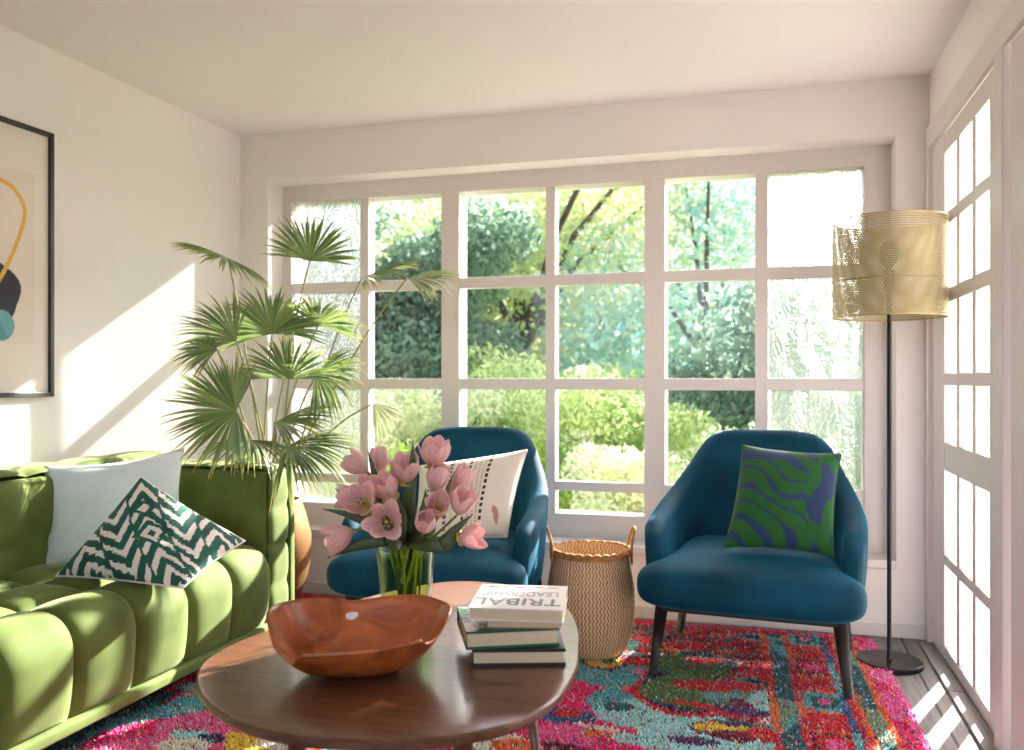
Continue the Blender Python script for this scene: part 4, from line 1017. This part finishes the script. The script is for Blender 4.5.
def rug_color(x, y, r):
    n = len(x); q = np.stack([x, y, x*0], -1)
    jx = vnoise(q, 9, 51, 3)*.022; jy = vnoise(q, 9, 52, 3)*.022; X, Y = x+jx, y+jy
    u, v = rug_uv(x+jx*.35, y+jy*.35)
    pk = np.array([RUGPAL[k] for k in RUGPAL]); names = list(RUGPAL)
    I = {k: i for i, k in enumerate(names)}
    # busy ground
    g = vnoise(np.stack([X, Y*1.5, X*0], -1), 4.2, 61, 3); g2 = vnoise(q, 7, 62, 2)
    idx = np.full(n, I['red'])
    for th, nm in ((-.9, 'dteal'), (-.32, 'teal'), (-.16, 'lteal'), (-.05, 'mag'), (.10, 'red'), (.22, 'org'), (.32, 'sage'), (.45, 'navy')): idx[g > th] = I[nm]
    back = Y > 3.2; m = back & (X > -.55)
    g3 = vnoise(np.stack([X*1.2, Y*3.2, X*0], -1), 3.4, 63, 3)
    for th, nm in ((-9, 'wine'), (-.28, 'dteal'), (-.12, 'red'), (.08, 'wine'), (.2, 'org'), (.3, 'teal'), (.42, 'navy')): idx[m & (g3 > th)] = I[nm]
    for bx, by, rx, ry, rot, nm in RUGBLOBS:
        c, s = cos(rot), sin(rot); dx, dy = X-bx, Y-by; d = np.hypot((dx*c+dy*s)/rx, (-dx*s+dy*c)/ry); idx[d < 1] = I[nm]
    # bands along the right edge
    def band(a, b, nm): idx[(u >= a) & (u < b)] = I[nm]
    wv = .012*np.sin(v*21)
    blk = ((v+.08)/.36) % 1
    fld = (u > .19) & (u < .34)
    idx[fld] = I['red']; idx[fld & (np.abs(blk-.5) < .30)] = I['org']
    d = np.maximum(np.abs(u-.268)/.068, np.abs(blk-.5)/.24)
    for th, nm in ((1., 'teal'), (.62, 'dteal'), (.3, 'pink')): idx[fld & (d < th) & (np.floor((v+.08)/.36) % 2 == 0)] = I[nm]
    for th, nm in ((1.05, 'wine'), (.75, 'red'), (.4, 'pink')): idx[fld & (d < th) & (np.floor((v+.08)/.36) % 2 == 1)] = I[nm]
    band(.185, .215, 'blue') 
    idx[(u >= .185) & (u < .215) & (g2 > .1)] = I['teal']
    band(.335, .36, 'org'); band(.36, .42, 'teal'); idx[(u > .36) & (u < .42) & (g2 > .05)] = I['dteal']; idx[(u > .36) & (u < .42) & (g2 < -.2)] = I['sage']; band(.42, .447, 'org')
    idx[((u > .335) & (u < .36) | (u > .42) & (u < .447)) & (g2 > .2)] = I['red']
    band(.165, .19, 'red'); band(.15, .167, 'org'); band(.10, .15, 'sage'); idx[(u > .10) & (u < .15) & (g2 > .05)] = I['dteal']; band(.078, .10, 'org'); band(-1, .078, 'mag')
    idx[(u < .078) & (u > .02) & (g2 > .1)] = I['pink']; idx[(u < .03)] = I['pink']
    idx[(v < .035)] = I['mag']; idx[(v > .035) & (v < .06) & (g2 > 0)] = I['red']
    idx = np.where(r.random(n) < .10, r.integers(0, len(names), n), idx)
    c = pk[idx]*(.9+.6*r.random(n))[:, None]
    wht = r.random(n) < .06; c[wht] = c[wht]*.5+.35
    return np.clip(c, 0, .9)
m_rug = M('rug_pile', (1, 1, 1), .9, attr='Col', sheen=.15)
rr = np.random.default_rng(99)
RX0, RX1, RY0, RY1 = -2.38, .53, 1.15, 3.90
sp_ = .0066
gx, gy = np.meshgrid(np.arange(RX0, RX1, sp_), np.arange(RY0, RY1, sp_), indexing='ij'); gx = gx.ravel(); gy = gy.ravel()
gx = gx+rr.normal(size=gx.size)*.0022; gy = gy+rr.normal(size=gy.size)*.0022
u_, v_ = rug_uv(gx, gy); keep = (u_ > .004*np.sin(gy*90)) & (v_ > .004*np.sin(gx*80)); gx, gy = gx[keep], gy[keep]
n = gx.size; cols = rug_color(gx, gy, rr)
h = .017+.008*rr.random(n)+.003*vnoise(np.stack([gx, gy, gx*0], -1), 14, 71, 2); lean = rr.normal(size=(n, 2))*.0045
w = .0052; ph = rr.random(n)*2*pi
base = [np.stack([gx+w*np.cos(ph+2*pi*k/3), gy+w*np.sin(ph+2*pi*k/3), np.full(n, .004)], 1) for k in range(3)]
midv = [np.stack([gx+lean[:, 0]*.6+w*.85*np.cos(ph+2*pi*k/3+.4), gy+lean[:, 1]*.6+w*.85*np.sin(ph+2*pi*k/3+.4), h*.7], 1) for k in range(3)]
tip = np.stack([gx+lean[:, 0]*1.5, gy+lean[:, 1]*1.5, h], 1)
V = np.stack(base+midv+[tip], 1).reshape(-1, 3); o7 = (np.arange(n)*7)[:, None]
tris = []
for k in range(3):
    k2 = (k+1) % 3; tris += [o7+np.array([[k, k2, 3+k2]]), o7+np.array([[k, 3+k2, 3+k]]), o7+np.array([[3+k, 3+k2, 6]])]
Ft = np.concatenate(tris, 0)
rug = thing('shag_rug', 'shaggy multicoloured pink, teal and orange patterned rug under the furniture', 'rug', (-.95, 2.5, 0))
bm = bmesh.new(); a = radians(2.2)
bk = [(RX0, RY0), (.530, RY0), (.428, 3.89), (RX0, 3.89)]
bkv = [(x+.95, y-2.5, z) for z in (.001, .006) for x, y in bk]
mesh('backing', bkv, [(3, 2, 1, 0), (4, 5, 6, 7), (0, 1, 5, 4), (1, 2, 6, 5), (2, 3, 7, 6), (3, 0, 4, 7)], M('rug_backing', hexc(120, 60, 70), .95), rug, smooth=False)
pl = mesh('pile', V-np.array([-.95, 2.5, 0]), Ft, m_rug, rug, smooth=False, col=np.repeat(cols, 7, 0)); pl['kind'] = 'stuff'
